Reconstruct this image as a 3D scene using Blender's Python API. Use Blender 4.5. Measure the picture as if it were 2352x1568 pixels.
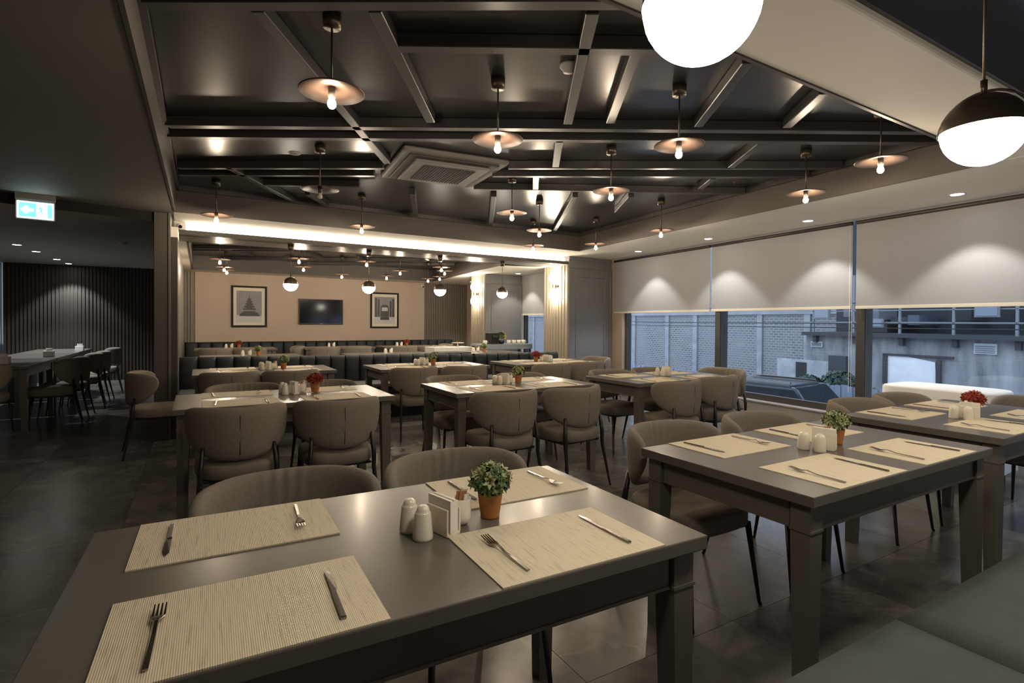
import bpy, bmesh, math, random
from mathutils import Vector, Matrix
random.seed(7)
for o in list(bpy.data.objects): bpy.data.objects.remove(o, do_unlink=True)
SC = bpy.context.scene
COL = SC.collection
PI = math.pi

# ------------------------------------------------------------------ camera
YAW, PITCH, ROLL = math.radians(30.4), math.radians(.66), math.radians(.37)
fw = Vector((math.sin(YAW)*math.cos(PITCH), math.cos(YAW)*math.cos(PITCH), -math.sin(PITCH)))
rt = Vector((math.cos(YAW), -math.sin(YAW), 0))
up = rt.cross(fw)
cr, sr = math.cos(ROLL), math.sin(ROLL)
R2 = rt*cr + up*sr
U2 = up*cr - rt*sr
cam = bpy.data.cameras.new('camera')
cam.sensor_width = 36; cam.sensor_fit = 'HORIZONTAL'
cam.lens = 36*1230/2352
cam.shift_y = -32/2352
cam.clip_start = .02; cam.clip_end = 200
camo = bpy.data.objects.new('camera', cam); COL.objects.link(camo)
m = Matrix.Identity(4)
for i in range(3):
    m[i][0], m[i][1], m[i][2] = R2[i], U2[i], -fw[i]
m[2][3] = 1.29
camo.matrix_world = m
SC.camera = camo
# ------------------------------------------------------------------ world, exposure
SC.view_settings.view_transform = 'Standard'
SC.view_settings.look = 'None'
SC.view_settings.gamma = 1
SC.view_settings.use_curve_mapping = False
SC.view_settings.exposure = 2.0
W = bpy.data.worlds.new('dusk_sky'); SC.world = W
W.use_nodes = True
bg = W.node_tree.nodes['Background']
bg.inputs[0].default_value = (.60, .70, .86, 1)
bg.inputs[1].default_value = .84
# light levels
BULB_E, GLOBE_E, LED_E, SCONCE_E = 190, 15.5, 3.6, 20
DOWN_W, LDOWN_W = 13, 24

# ------------------------------------------------------------------ materials
MATS = {}
def _new(name):
    mt = bpy.data.materials.new(name); mt.use_nodes = True
    nt = mt.node_tree
    return mt, nt, nt.nodes['Principled BSDF']
def mat(name, col, rough=.5, metal=0., var=0., vscale=8., bump=0., bscale=60., stretch=None, spec=.5, coat=0., coords='Object'):
    if name in MATS: return MATS[name]
    mt, nt, b = _new(name)
    b.inputs['Base Color'].default_value = (*col, 1)
    b.inputs['Roughness'].default_value = rough
    b.inputs['Metallic'].default_value = metal
    b.inputs['Specular IOR Level'].default_value = spec
    b.inputs['Coat Weight'].default_value = coat
    b.inputs['Coat Roughness'].default_value = .15
    if var or bump:
        tc = nt.nodes.new('ShaderNodeTexCoord')
        src = tc.outputs[coords]
        if stretch:
            mp = nt.nodes.new('ShaderNodeMapping'); mp.inputs['Scale'].default_value = stretch
            nt.links.new(src, mp.inputs[0]); src = mp.outputs[0]
        if var:
            n = nt.nodes.new('ShaderNodeTexNoise'); n.inputs['Scale'].default_value = vscale; n.inputs['Detail'].default_value = 5
            nt.links.new(src, n.inputs['Vector'])
            r = nt.nodes.new('ShaderNodeMapRange'); r.inputs[1].default_value = .3; r.inputs[2].default_value = .7
            r.inputs[3].default_value = 1-var; r.inputs[4].default_value = 1+var
            nt.links.new(n.outputs['Fac'], r.inputs[0])
            mx = nt.nodes.new('ShaderNodeVectorMath'); mx.operation = 'SCALE'
            mx.inputs[0].default_value = col
            nt.links.new(r.outputs[0], mx.inputs['Scale']); nt.links.new(mx.outputs[0], b.inputs['Base Color'])
        if bump:
            n2 = nt.nodes.new('ShaderNodeTexNoise'); n2.inputs['Scale'].default_value = bscale; n2.inputs['Detail'].default_value = 3
            nt.links.new(src, n2.inputs['Vector'])
            bp = nt.nodes.new('ShaderNodeBump'); bp.inputs['Strength'].default_value = bump; bp.inputs['Distance'].default_value = .004
            nt.links.new(n2.outputs['Fac'], bp.inputs['Height']); nt.links.new(bp.outputs[0], b.inputs['Normal'])
    MATS[name] = mt
    return mt
def emat(name, col, strength, base=(.8,.8,.8)):
    if name in MATS: return MATS[name]
    mt, nt, b = _new(name)
    b.inputs['Base Color'].default_value = (*base, 1)
    b.inputs['Roughness'].default_value = .3
    b.inputs['Emission Color'].default_value = (*col, 1)
    b.inputs['Emission Strength'].default_value = strength
    MATS[name] = mt
    return mt
def floor_mat():
    mt, nt, b = _new('polished_stone')
    N, Lk = nt.nodes, nt.links
    geo = N.new('ShaderNodeNewGeometry'); oi = N.new('ShaderNodeObjectInfo')
    off = N.new('ShaderNodeVectorMath'); off.operation = 'MULTIPLY_ADD'
    comb = N.new('ShaderNodeCombineXYZ')
    for i in range(3): Lk.new(oi.outputs['Random'], comb.inputs[i])
    Lk.new(comb.outputs[0], off.inputs[0]); off.inputs[1].default_value = (37, 53, 11)
    Lk.new(geo.outputs['Position'], off.inputs[2])
    n1 = N.new('ShaderNodeTexNoise'); n1.inputs['Scale'].default_value = 2.2; n1.inputs['Detail'].default_value = 9; n1.inputs['Roughness'].default_value = .62; n1.inputs['Distortion'].default_value = .8
    Lk.new(off.outputs[0], n1.inputs['Vector'])
    cr_ = N.new('ShaderNodeValToRGB'); e = cr_.color_ramp.elements
    e[0].position = .30; e[0].color = (.058, .055, .050, 1); e[1].position = .72; e[1].color = (.170, .160, .143, 1)
    Lk.new(n1.outputs['Fac'], cr_.inputs[0])
    # pale veins
    n2 = N.new('ShaderNodeTexNoise'); n2.inputs['Scale'].default_value = 1.1; n2.inputs['Detail'].default_value = 7; n2.inputs['Distortion'].default_value = 1.5
    Lk.new(off.outputs[0], n2.inputs['Vector'])
    a = N.new('ShaderNodeMath'); a.operation = 'SUBTRACT'; a.inputs[1].default_value = .5; Lk.new(n2.outputs['Fac'], a.inputs[0])
    ab = N.new('ShaderNodeMath'); ab.operation = 'ABSOLUTE'; Lk.new(a.outputs[0], ab.inputs[0])
    mr = N.new('ShaderNodeMapRange'); mr.inputs[1].default_value = 0; mr.inputs[2].default_value = .012; mr.inputs[3].default_value = .22; mr.inputs[4].default_value = 0
    Lk.new(ab.outputs[0], mr.inputs[0])
    mx = N.new('ShaderNodeMix'); mx.data_type = 'RGBA'
    Lk.new(mr.outputs[0], mx.inputs[0]); Lk.new(cr_.outputs[0], mx.inputs[6]); mx.inputs[7].default_value = (.30, .28, .24, 1)
    # per tile tone
    tr = N.new('ShaderNodeMapRange'); tr.inputs[3].default_value = .78; tr.inputs[4].default_value = 1.22; Lk.new(oi.outputs['Random'], tr.inputs[0])
    sc = N.new('ShaderNodeVectorMath'); sc.operation = 'SCALE'; Lk.new(mx.outputs[2], sc.inputs[0]); Lk.new(tr.outputs[0], sc.inputs['Scale'])
    Lk.new(sc.outputs[0], b.inputs['Base Color'])
    rr = N.new('ShaderNodeMapRange'); rr.inputs[3].default_value = .16; rr.inputs[4].default_value = .32; Lk.new(n1.outputs['Fac'], rr.inputs[0]); Lk.new(rr.outputs[0], b.inputs['Roughness'])
    return mt
def mat_woven():
    mt, nt, b = _new('woven_mat')
    N, Lk = nt.nodes, nt.links
    tc = N.new('ShaderNodeTexCoord')
    mp = N.new('ShaderNodeMapping'); mp.inputs['Scale'].default_value = (170, 12, 1); Lk.new(tc.outputs['Object'], mp.inputs[0])
    n = N.new('ShaderNodeTexNoise'); n.inputs['Scale'].default_value = 1; n.inputs['Detail'].default_value = 3; Lk.new(mp.outputs[0], n.inputs['Vector'])
    r = N.new('ShaderNodeValToRGB'); e = r.color_ramp.elements
    e[0].position = .22; e[0].color = (.44, .37, .26, 1); e[1].position = .46; e[1].color = (.68, .595, .445, 1)
    Lk.new(n.outputs['Fac'], r.inputs[0]); Lk.new(r.outputs[0], b.inputs['Base Color'])
    b.inputs['Roughness'].default_value = .75
    w = N.new('ShaderNodeTexWave'); w.inputs['Scale'].default_value = 90; Lk.new(tc.outputs['Object'], w.inputs['Vector'])
    bp = N.new('ShaderNodeBump'); bp.inputs['Strength'].default_value = .25; bp.inputs['Distance'].default_value = .002
    Lk.new(w.outputs['Fac'], bp.inputs['Height']); Lk.new(bp.outputs[0], b.inputs['Normal'])
    return mt
def mat_glass():
    mt = bpy.data.materials.new('window_glass'); mt.use_nodes = True
    nt = mt.node_tree; nt.nodes.clear()
    o = nt.nodes.new('ShaderNodeOutputMaterial'); t = nt.nodes.new('ShaderNodeBsdfTransparent'); g = nt.nodes.new('ShaderNodeBsdfGlossy')
    t.inputs[0].default_value = (.86, .91, .95, 1); g.inputs['Roughness'].default_value = .02
    lw = nt.nodes.new('ShaderNodeLayerWeight'); lw.inputs[0].default_value = .5
    pw = nt.nodes.new('ShaderNodeMath'); pw.operation = 'POWER'; pw.inputs[1].default_value = 5; nt.links.new(lw.outputs['Facing'], pw.inputs[0])
    f = nt.nodes.new('ShaderNodeMath'); f.operation = 'MULTIPLY_ADD'; f.inputs[1].default_value = .95; f.inputs[2].default_value = .04; nt.links.new(pw.outputs[0], f.inputs[0])
    mx = nt.nodes.new('ShaderNodeMixShader')
    nt.links.new(f.outputs[0], mx.inputs[0]); nt.links.new(t.outputs[0], mx.inputs[1]); nt.links.new(g.outputs[0], mx.inputs[2]); nt.links.new(mx.outputs[0], o.inputs[0])
    return mt
def mat_blind():
    mt = bpy.data.materials.new('blind_fabric'); mt.use_nodes = True
    nt = mt.node_tree; b = nt.nodes['Principled BSDF']; o = nt.nodes['Material Output']
    b.inputs['Base Color'].default_value = (.45, .445, .435, 1); b.inputs['Roughness'].default_value = .85
    tc = nt.nodes.new('ShaderNodeTexCoord'); mp = nt.nodes.new('ShaderNodeMapping'); mp.inputs['Scale'].default_value = (1, 6, 90)
    n = nt.nodes.new('ShaderNodeTexNoise'); n.inputs['Scale'].default_value = 2
    nt.links.new(tc.outputs['Object'], mp.inputs[0]); nt.links.new(mp.outputs[0], n.inputs['Vector'])
    r = nt.nodes.new('ShaderNodeValToRGB'); r.color_ramp.elements[0].color = (.40, .395, .385, 1); r.color_ramp.elements[1].color = (.50, .495, .485, 1)
    nt.links.new(n.outputs['Fac'], r.inputs[0]); nt.links.new(r.outputs[0], b.inputs['Base Color'])
    tl = nt.nodes.new('ShaderNodeBsdfTranslucent'); tl.inputs[0].default_value = (.5, .52, .56, 1)
    mx = nt.nodes.new('ShaderNodeMixShader'); mx.inputs[0].default_value = .30
    nt.links.new(b.outputs[0], mx.inputs[1]); nt.links.new(tl.outputs[0], mx.inputs[2]); nt.links.new(mx.outputs[0], o.inputs[0])
    return mt
def mat_brick():
    mt, nt, b = _new('old_brick')
    N, Lk = nt.nodes, nt.links
    tc = N.new('ShaderNodeTexCoord')
    sp = N.new('ShaderNodeSeparateXYZ'); Lk.new(tc.outputs['Object'], sp.inputs[0])
    cb = N.new('ShaderNodeCombineXYZ'); Lk.new(sp.outputs['Y'], cb.inputs[0]); Lk.new(sp.outputs['Z'], cb.inputs[1])
    br = N.new('ShaderNodeTexBrick'); Lk.new(cb.outputs[0], br.inputs['Vector'])
    br.inputs['Scale'].default_value = 1; br.inputs['Brick Width'].default_value = .21; br.inputs['Row Height'].default_value = .095; br.inputs['Mortar Size'].default_value = .020
    br.inputs['Color1'].default_value = (.115, .11, .11, 1); br.inputs['Color2'].default_value = (.17, .165, .165, 1); br.inputs['Mortar'].default_value = (.30, .30, .30, 1)
    n = N.new('ShaderNodeTexNoise'); n.inputs['Scale'].default_value = .9; n.inputs['Detail'].default_value = 6; Lk.new(tc.outputs['Object'], n.inputs['Vector'])
    mr = N.new('ShaderNodeMapRange'); mr.inputs[1].default_value = .35; mr.inputs[2].default_value = .7; mr.inputs[3].default_value = .0; mr.inputs[4].default_value = .75; Lk.new(n.outputs['Fac'], mr.inputs[0])
    mx = N.new('ShaderNodeMix'); mx.data_type = 'RGBA'; Lk.new(mr.outputs[0], mx.inputs[0]); Lk.new(br.outputs['Color'], mx.inputs[6]); mx.inputs[7].default_value = (.25, .25, .25, 1)
    Lk.new(mx.outputs[2], b.inputs['Base Color']); b.inputs['Roughness'].default_value = .9
    return mt
def mat_streaked(name, c0, c1, sx=1.2):
    mt, nt, b = _new(name)
    N, Lk = nt.nodes, nt.links
    tc = N.new('ShaderNodeTexCoord'); mp = N.new('ShaderNodeMapping'); mp.inputs['Scale'].default_value = (sx, sx*1.5, .35); Lk.new(tc.outputs['Object'], mp.inputs[0])
    n = N.new('ShaderNodeTexNoise'); n.inputs['Scale'].default_value = 1.6; n.inputs['Detail'].default_value = 8; n.inputs['Roughness'].default_value = .65; Lk.new(mp.outputs[0], n.inputs['Vector'])
    r = N.new('ShaderNodeValToRGB'); r.color_ramp.elements[0].position = .35; r.color_ramp.elements[1].position = .68
    r.color_ramp.elements[0].color = (*c0, 1); r.color_ramp.elements[1].color = (*c1, 1)
    Lk.new(n.outputs['Fac'], r.inputs[0]); Lk.new(r.outputs[0], b.inputs['Base Color']); b.inputs['Roughness'].default_value = .9
    return mt

M_floor = floor_mat(); M_woven = mat_woven(); M_glass = mat_glass(); M_blind = mat_blind(); M_brick = mat_brick()
M_conc = mat_streaked('stained_concrete', (.15, .15, .155), (.36, .36, .365))
M_table = mat('taupe_lacquer', (.128, .115, .098), .30, var=.05, vscale=5, stretch=(3, 30, 3), coat=.15)
M_fabric = mat('taupe_fabric', (.235, .203, .168), .85, var=.10, vscale=120, bump=.35, bscale=500, spec=.2)
M_black = mat('black_metal', (.012, .012, .013), .38)
M_grout = mat('dark_grout', (.03, .028, .025), .6)
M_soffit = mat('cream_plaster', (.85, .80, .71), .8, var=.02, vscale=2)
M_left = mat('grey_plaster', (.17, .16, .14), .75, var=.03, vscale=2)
M_tray = mat('graphite_panel', (.026, .026, .0265), .29, var=.06, vscale=1.5, spec=.8)
M_beam = mat('graphite_beam', (.034, .0325, .031), .36, spec=.7)
M_fascia = mat('brown_fascia', (.066, .057, .050), .5, var=.04, vscale=3)
M_gloss = mat('gloss_grey_soffit', (.20, .185, .16), .33)
M_column = mat('slate_panel', (.175, .172, .172), .5, var=.03, vscale=3)
M_colside = mat('taupe_panel', (.30, .26, .20), .5, var=.03, vscale=3)
M_pink = mat('blush_wall', (.50, .405, .335), .8, var=.03, vscale=1.5)
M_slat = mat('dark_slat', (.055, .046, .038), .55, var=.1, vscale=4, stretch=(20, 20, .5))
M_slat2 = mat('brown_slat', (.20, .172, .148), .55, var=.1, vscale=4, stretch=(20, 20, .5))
M_wallgrey = mat('window_wall_grey', (.30, .29, .275), .7)
M_frame = mat('bronze_frame', (.045, .040, .036), .4)
M_copper = mat('aged_copper', (.105, .068, .050), .40, metal=.6, var=.2, vscale=14)
M_bronze = mat('dark_bronze', (.11, .085, .062), .35, metal=.7)
M_navy = mat('navy_velvet', (.010, .0155, .021), .62, var=.15, vscale=6, bump=.2, bscale=300)
M_teal = mat('teal_canvas', (.060, .072, .067), .8, var=.12, vscale=9, bump=.4, bscale=30)
M_cer = mat('cream_ceramic', (.80, .74, .62), .22, coat=.3)
M_napkin = mat('white_paper', (.82, .79, .70), .8)
M_terra = mat('terracotta', (.42, .165, .045), .6, var=.12, vscale=25)
M_soil = mat('dark_soil', (.02, .016, .012), .95)
M_leaf = mat('green_leaf', (.085, .14, .045), .55, var=.4, vscale=60)
M_leaf2 = mat('pale_leaf', (.42, .44, .22), .55, var=.25, vscale=60)
M_red = mat('red_petal', (.30, .032, .014), .55, var=.3, vscale=60)
M_steel = mat('cutlery_steel', (.30, .275, .25), .20, metal=1)
M_brown = mat('kraft_packet', (.36, .17, .075), .6)
M_white = mat('white_plastic', (.72, .71, .68), .4)
M_acgrey = mat('ac_plastic', (.22, .21, .19), .45)
M_acdark = mat('ac_grille', (.05, .048, .045), .5)
M_cream = mat('hem_bar', (.66, .60, .49), .5)
M_cloth = mat('white_tablecloth', (.82, .82, .80), .8)
M_screen = mat('tv_screen', (.005, .005, .005), .10, spec=.3)
M_paper = mat('picture_mount', (.72, .66, .56), .7)
M_print0 = mat('print_sky', (.20, .195, .21), .4, var=.1, vscale=8)
M_print1 = mat('print_dark', (.02, .022, .028), .4, var=.3, vscale=20)
M_print2 = mat('print_snow', (.50, .50, .54), .4)
M_bulb = emat('bulb_glow', (1, .80, .58), BULB_E)
M_bulboff = mat('bulb_off', (.55, .5, .42), .15)
M_globe = emat('opal_glow', (1, .90, .74), GLOBE_E)
M_led = emat('led_glow', (1, .84, .65), LED_E)
M_sconce = emat('sconce_glow', (1, .88, .68), SCONCE_E)
M_down = emat('downlight_glow', (1, .95, .86), 9)
M_signw = emat('sign_white', (.80, .98, 1), 1.5)
M_signg = emat('sign_green', (.10, .80, .72), .38)
M_socket = mat('socket', (.05, .045, .04), .4)

# ------------------------------------------------------------------ mesh helpers
class MB:
    def __init__(s): s.v = []; s.f = []; s.sm = []
    def add(s, vs, fs, smooth=False):
        n = len(s.v); s.v += [tuple(v) for v in vs]; s.f += [tuple(i+n for i in f) for f in fs]; s.sm += [smooth]*len(fs); return s
    def box(s, x0, x1, y0, y1, z0, z1):
        return s.add([(x0,y0,z0),(x1,y0,z0),(x1,y1,z0),(x0,y1,z0),(x0,y0,z1),(x1,y0,z1),(x1,y1,z1),(x0,y1,z1)],
                     [(3,2,1,0),(4,5,6,7),(0,1,5,4),(1,2,6,5),(2,3,7,6),(3,0,4,7)])
    def frus(s, x0, x1, y0, y1, z0, X0, X1, Y0, Y1, z1):
        return s.add([(x0,y0,z0),(x1,y0,z0),(x1,y1,z0),(x0,y1,z0),(X0,Y0,z1),(X1,Y0,z1),(X1,Y1,z1),(X0,Y1,z1)],
                     [(3,2,1,0),(4,5,6,7),(0,1,5,4),(1,2,6,5),(2,3,7,6),(3,0,4,7)])
    def prism(s, pts, z0, z1):
        n = len(pts)
        a = sum(pts[i][0]*pts[(i+1)%n][1]-pts[(i+1)%n][0]*pts[i][1] for i in range(n))
        if a < 0: pts = pts[::-1]
        vs = [(x,y,z0) for x,y in pts]+[(x,y,z1) for x,y in pts]
        fs = [tuple(range(n-1,-1,-1)), tuple(range(n,2*n))]+[(i,(i+1)%n,n+(i+1)%n,n+i) for i in range(n)]
        return s.add(vs, fs)
    def lathe(s, prof, n=16, c=(0,0,0), cap=True, smooth=True):
        vs = []; fs = []
        for r, z in prof:
            for i in range(n):
                a = 2*PI*i/n; vs.append((c[0]+r*math.cos(a), c[1]+r*math.sin(a), c[2]+z))
        for k in range(len(prof)-1):
            for i in range(n):
                j = (i+1) % n; fs.append((k*n+i, k*n+j, (k+1)*n+j, (k+1)*n+i))
        if cap: fs.append(tuple(range(n-1,-1,-1))); fs.append(tuple((len(prof)-1)*n+i for i in range(n)))
        return s.add(vs, fs, smooth)
    def tube(s, pts, rad, n=6, smooth=True):
        pts = [Vector(p) for p in pts]
        if not hasattr(rad, '__len__'): rad = [rad]*len(pts)
        vs = []; fs = []
        for k, p in enumerate(pts):
            d = (pts[min(k+1,len(pts)-1)]-pts[max(k-1,0)]).normalized()
            a = d.orthogonal() if abs(d.z) < .9 else Vector((1,0,0))
            a = (a-d*a.dot(d)).normalized(); b = d.cross(a)
            for i in range(n):
                t = 2*PI*i/n; vs.append(p+(a*math.cos(t)+b*math.sin(t))*rad[k])
        for k in range(len(pts)-1):
            for i in range(n):
                j = (i+1)%n; fs.append((k*n+i,k*n+j,(k+1)*n+j,(k+1)*n+i))
        fs.append(tuple(range(n-1,-1,-1))); fs.append(tuple((len(pts)-1)*n+i for i in range(n)))
        return s.add(vs, fs, smooth)
    def wallbox(s, p, q, off0, off1, z0, z1):
        # box along segment p-q, between normal offsets (left normal positive)
        d = Vector((q[0]-p[0], q[1]-p[1])).normalized(); n = Vector((-d.y, d.x))
        P, Q = Vector(p), Vector(q)
        return s.prism([tuple(P+n*off0), tuple(Q+n*off0), tuple(Q+n*off1), tuple(P+n*off1)], z0, z1)
    def mesh(s, name, bevel=0., seg=2):
        me = bpy.data.meshes.new(name); me.from_pydata(s.v, [], s.f)
        me.polygons.foreach_set('use_smooth', s.sm)
        if bevel:
            bm = bmesh.new(); bm.from_mesh(me)
            bmesh.ops.recalc_face_normals(bm, faces=bm.faces)
            bmesh.ops.bevel(bm, geom=[e for e in bm.edges if len(e.link_faces)==2 and e.calc_face_angle(0) > .5], offset=bevel, segments=seg, affect='EDGES', profile=.6)
            bm.to_mesh(me); bm.free()
        else:
            bm = bmesh.new(); bm.from_mesh(me); bmesh.ops.recalc_face_normals(bm, faces=bm.faces); bm.to_mesh(me); bm.free()
        me.update(); return me
    def obj(s, name, m, parent=None, bevel=0., seg=2):
        return link(name, s.mesh(name, bevel, seg), m, parent)
def link(name, me, m, parent=None):
    if m and not me.materials: me.materials.append(m)
    o = bpy.data.objects.new(name, me); COL.objects.link(o)
    if parent: o.parent = parent
    return o
def empty(name, loc=(0,0,0), rz=0):
    o = bpy.data.objects.new(name, None); COL.objects.link(o); o.location = loc; o.rotation_euler = (0,0,rz); o.empty_display_size = .1; return o
def tag(o, label=None, cat=None, group=None, kind=None):
    if label: o['label'] = label
    if cat: o['category'] = cat
    if group: o['group'] = group
    if kind: o['kind'] = kind
    return o
def struct(name, mb, m, label=None, bevel=0.):
    o = mb.obj(name, m, None, bevel); o['kind'] = 'structure'
    if label: o['label'] = label
    return o
def copy_tree(o, parent=None):
    c = o.copy(); COL.objects.link(c); c.parent = parent
    for ch in [x for x in KIDS.get(o, [])]: copy_tree(ch, c)
    return c
class _Kids(dict):
    def get(self, o, d=None): return list(o.children)
KIDS = _Kids()
PROTO = {}
def place(kind, builder, loc, rz, label, cat, group=None):
    # first call builds the thing, later calls copy it and its parts
    if kind not in PROTO: o = PROTO[kind] = builder()
    else:
        o = copy_tree(PROTO[kind])
        for k in ('label','category','group'):
            if k in o: del o[k]
    o.location = loc; o.rotation_euler = (0,0,rz)
    return tag(o, label, cat, group)
def clip_line(p, q, poly):
    # clip the infinite line p-q to a convex polygon
    P, D = Vector(p), Vector(q)-Vector(p); t0, t1 = -1e9, 1e9; n = len(poly)
    a = sum(poly[i][0]*poly[(i+1)%n][1]-poly[(i+1)%n][0]*poly[i][1] for i in range(n))
    pl = poly if a > 0 else poly[::-1]
    for i in range(n):
        A = Vector(pl[i]); E = Vector(pl[(i+1)%n])-A; nn = Vector((-E.y, E.x))
        num = nn.dot(P-A); den = nn.dot(D)
        if abs(den) < 1e-9: continue
        t = -num/den
        if den > 0: t0 = max(t0, t)
        else: t1 = min(t1, t)
    return tuple(P+D*t0), tuple(P+D*t1)

# ------------------------------------------------------------------ setting
WA, WB = (6.056, 1.739), (6.528, 7.468)             # window wall line (blind plane)
WU = (Vector(WB)-Vector(WA)).normalized(); WN = Vector((WU.y, -WU.x))   # outward normal (+x)
def wp(u, off=0.): p = Vector(WA)+WU*u+WN*off; return (p.x, p.y)
ZS, ZT, ZB = 2.42, 2.70, 2.283                       # soffit, tray top, back-room soffit
# floor of separate tiles over a dark bed
fl = struct('floor', MB().box(-3.6, 7.2, -1.8, 13.8, -.1, -.006), M_grout, 'polished dark grey marble tiled floor')
TS = .8
tile_me = MB().box(-TS/2+.0012, TS/2-.0012, -TS/2+.0012, TS/2-.0012, -.006, 0).mesh('tile')
tile_me.materials.append(M_floor)
for i in range(13):
    for j in range(19):
        x, y = -3.2+i*TS, -1.3+j*TS
        t = bpy.data.objects.new('tile', tile_me); COL.objects.link(t); t.parent = fl
        t.location = (x, y, 0); t.rotation_euler.z = random.choice((0, PI))
# tray ceiling over the dining room
TP = [(-.25, 1.44), (4.79, 1.52), (5.258, 6.86), (-.219, 6.673)]
tray = struct('ceiling', MB().prism([(-.4,1.3),(5.0,1.3),(5.5,7.0),(-.4,6.9)], ZT, ZT+.05), M_tray, 'dark graphite panelled tray ceiling with crossing beams')
near = struct('ceiling', MB().prism([(-.4,-1.8),(5.2,-1.8),(5.2,1.06),(-.4,1.06)], ZT, ZT+.05), M_tray, 'dark ceiling recess nearest the camera')
# cream soffits
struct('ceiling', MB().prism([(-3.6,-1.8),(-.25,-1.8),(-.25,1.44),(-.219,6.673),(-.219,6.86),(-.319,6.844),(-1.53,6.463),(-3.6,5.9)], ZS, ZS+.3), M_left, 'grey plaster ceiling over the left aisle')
struct('ceiling', MB().prism([(-.25,1.05),(4.75,1.05),(4.79,1.52),(-.25,1.44)], ZS, ZS+.3), M_soffit, 'cream dropped beam crossing the ceiling near the camera', bevel=.012)
struct('ceiling', MB().prism([(4.5,-1.8),wp(-3.56,.1),wp(5.9,.1),(5.258,7.5),(5.258,6.86),(4.79,1.52),(4.75,1.05)], ZS, ZS+.3), M_soffit, 'cream soffit along the windows')
struct('ceiling', MB().prism([(-.219,6.673),(5.258,6.86),(5.258,7.5),(-.235,7.36)], ZS, ZS+.3), M_soffit, 'cream soffit above the light cove')
# brown fascia boards of the tray with a small crown
fas = [(TP[0],TP[1]), (TP[1],TP[2]), (TP[2],TP[3]), (TP[3],TP[0])]
for k, (p, q) in enumerate(fas):
    f = struct('trim_%d' % (k+1), MB().wallbox(p, q, .0, .018, ZS-.004, ZT), M_fascia, 'brown fascia board of the tray ceiling')
    MB().wallbox(p, q, .018, .05, ZT-.055, ZT-.02).obj('crown_moulding', M_beam, f)
    MB().wallbox(p, q, .018, .034, ZT-.02, ZT).obj('crown_moulding', M_beam, f)
struct('trim_9', MB().wallbox((-.25,1.05),(4.75,1.05), -.018, 0, ZS+.03, ZT), M_tray, 'dark fascia of the near ceiling recess')
# beams on the tray ceiling
def beam(p, q, w=.055, z0=2.632, par=tray, z1=ZT):
    MB().wallbox(p, q, -w/2, w/2, z0, z1).obj('beam', M_beam, par, bevel=.004, seg=1)
inner = [(-.2,1.5),(4.74,1.58),(5.2,6.8),(-.17,6.62)]
for a, b in (((-.113,2.755),(1.509,1.771)), ((-.184,4.463),(4.087,1.992)), ((-.195,4.74),(4.304,2.12))):
    beam(*clip_line(a, b, inner), w=.07)
p, q = clip_line((.859,2.591),(2.048,1.913), inner); beam((.86,2.59), q, w=.07)
for a, b in (((-.172,5.661),(4.743,2.641)), ((-.18,5.93),(4.784,2.94))):
    p, q = clip_line(a, b, inner); d = Vector(b)-Vector(a)
    P = lambda x: (x, a[1]+(x-a[0])*d.y/d.x)
    beam(P(-.15), P(1.42)); beam(P(2.36), q if q[0] > p[0] else p)
p, q = clip_line((.567,5.867),(4.801,3.678), inner)
beam((.567,5.90), (1.41,5.45)); beam((2.43,4.93), q if q[0] > p[0] else p)
for a, b in (((.224,2.597),(1.40,4.52)), ((.665,2.332),(1.363,3.432)), ((1.487,1.857),(2.175,2.974)), ((1.903,2.026),(2.411,2.81)),
             ((2.458,1.792),(2.969,2.546)), ((3.165,1.798),(3.501,2.24)), ((2.322,3.277),(2.687,3.848)), ((3.652,2.542),(4.011,3.093)),
             ((2.719,4.211),(2.967,4.602)), ((4.161,3.389),(4.378,3.724)), ((.225,5.384),(.946,6.56)), ((1.014,6.087),(1.313,6.56)),
             ((1.961,5.45),(2.432,6.62)), ((2.751,5.097),(3.545,6.66)), ((3.506,4.649),(4.648,6.7)), ((4.016,4.331),(4.444,5.044))):
    beam(a, b, w=.06)
# light cove and the dropped beam behind it
LA, LB = (-.235, 7.29), (5.50, 7.47)
struct('trim_5', MB().wallbox(LA, LB, -.0, .03, 2.276, 2.328), M_fascia, 'brown lip of the light cove')
struct('trim_6', MB().wallbox(LA, LB, .16, .20, 2.283, 2.60), M_soffit, 'cream back of the light cove')
led = MB().wallbox(LA, (5.46,7.468), .045, .075, 2.30, 2.385).obj('light_strip', M_led)
tag(led, 'long glowing warm light strip in the ceiling cove', 'light strip')
struct('ceiling', MB().prism([(-.3,7.32),(5.55,7.50),(5.3,8.2),(4.65,8.29),(4.6,8.05),(-.12,8.02),(-.3,8.0)], ZB, ZB+.04), M_gloss, 'glossy grey soffit behind the light cove')
# back room ceiling
BT = [(-.12,8.02),(4.62,8.10),(5.10,12.62),(-.10,12.40)]
btray = struct('ceiling', MB().prism([(-.3,7.9),(5.3,7.9),(5.6,12.9),(-.3,12.9)], 2.56, 2.61), M_tray, 'dark panelled tray ceiling of the back room')
struct('ceiling', MB().prism([(4.62,8.10),(5.3,8.2),(5.5,7.62),(6.6,7.62),(7.0,14.2),(5.2,14.2),(5.10,12.62)], ZB, ZB+.3), M_soffit, 'cream soffit along the back room windows')
struct('ceiling', MB().prism([(-.10,12.40),(5.10,12.62),(5.2,14.0),(-.3,13.6)], ZB, ZB+.3), M_soffit, 'cream soffit along the back wall')
struct('ceiling', MB().prism([(-.42,7.3),(-.12,7.3),(-.12,8.02),(-.10,12.4),(-.10,13.5),(-.42,13.5)], ZB+.001, ZB+.3), M_soffit, 'cream soffit beside the partition')
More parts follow.
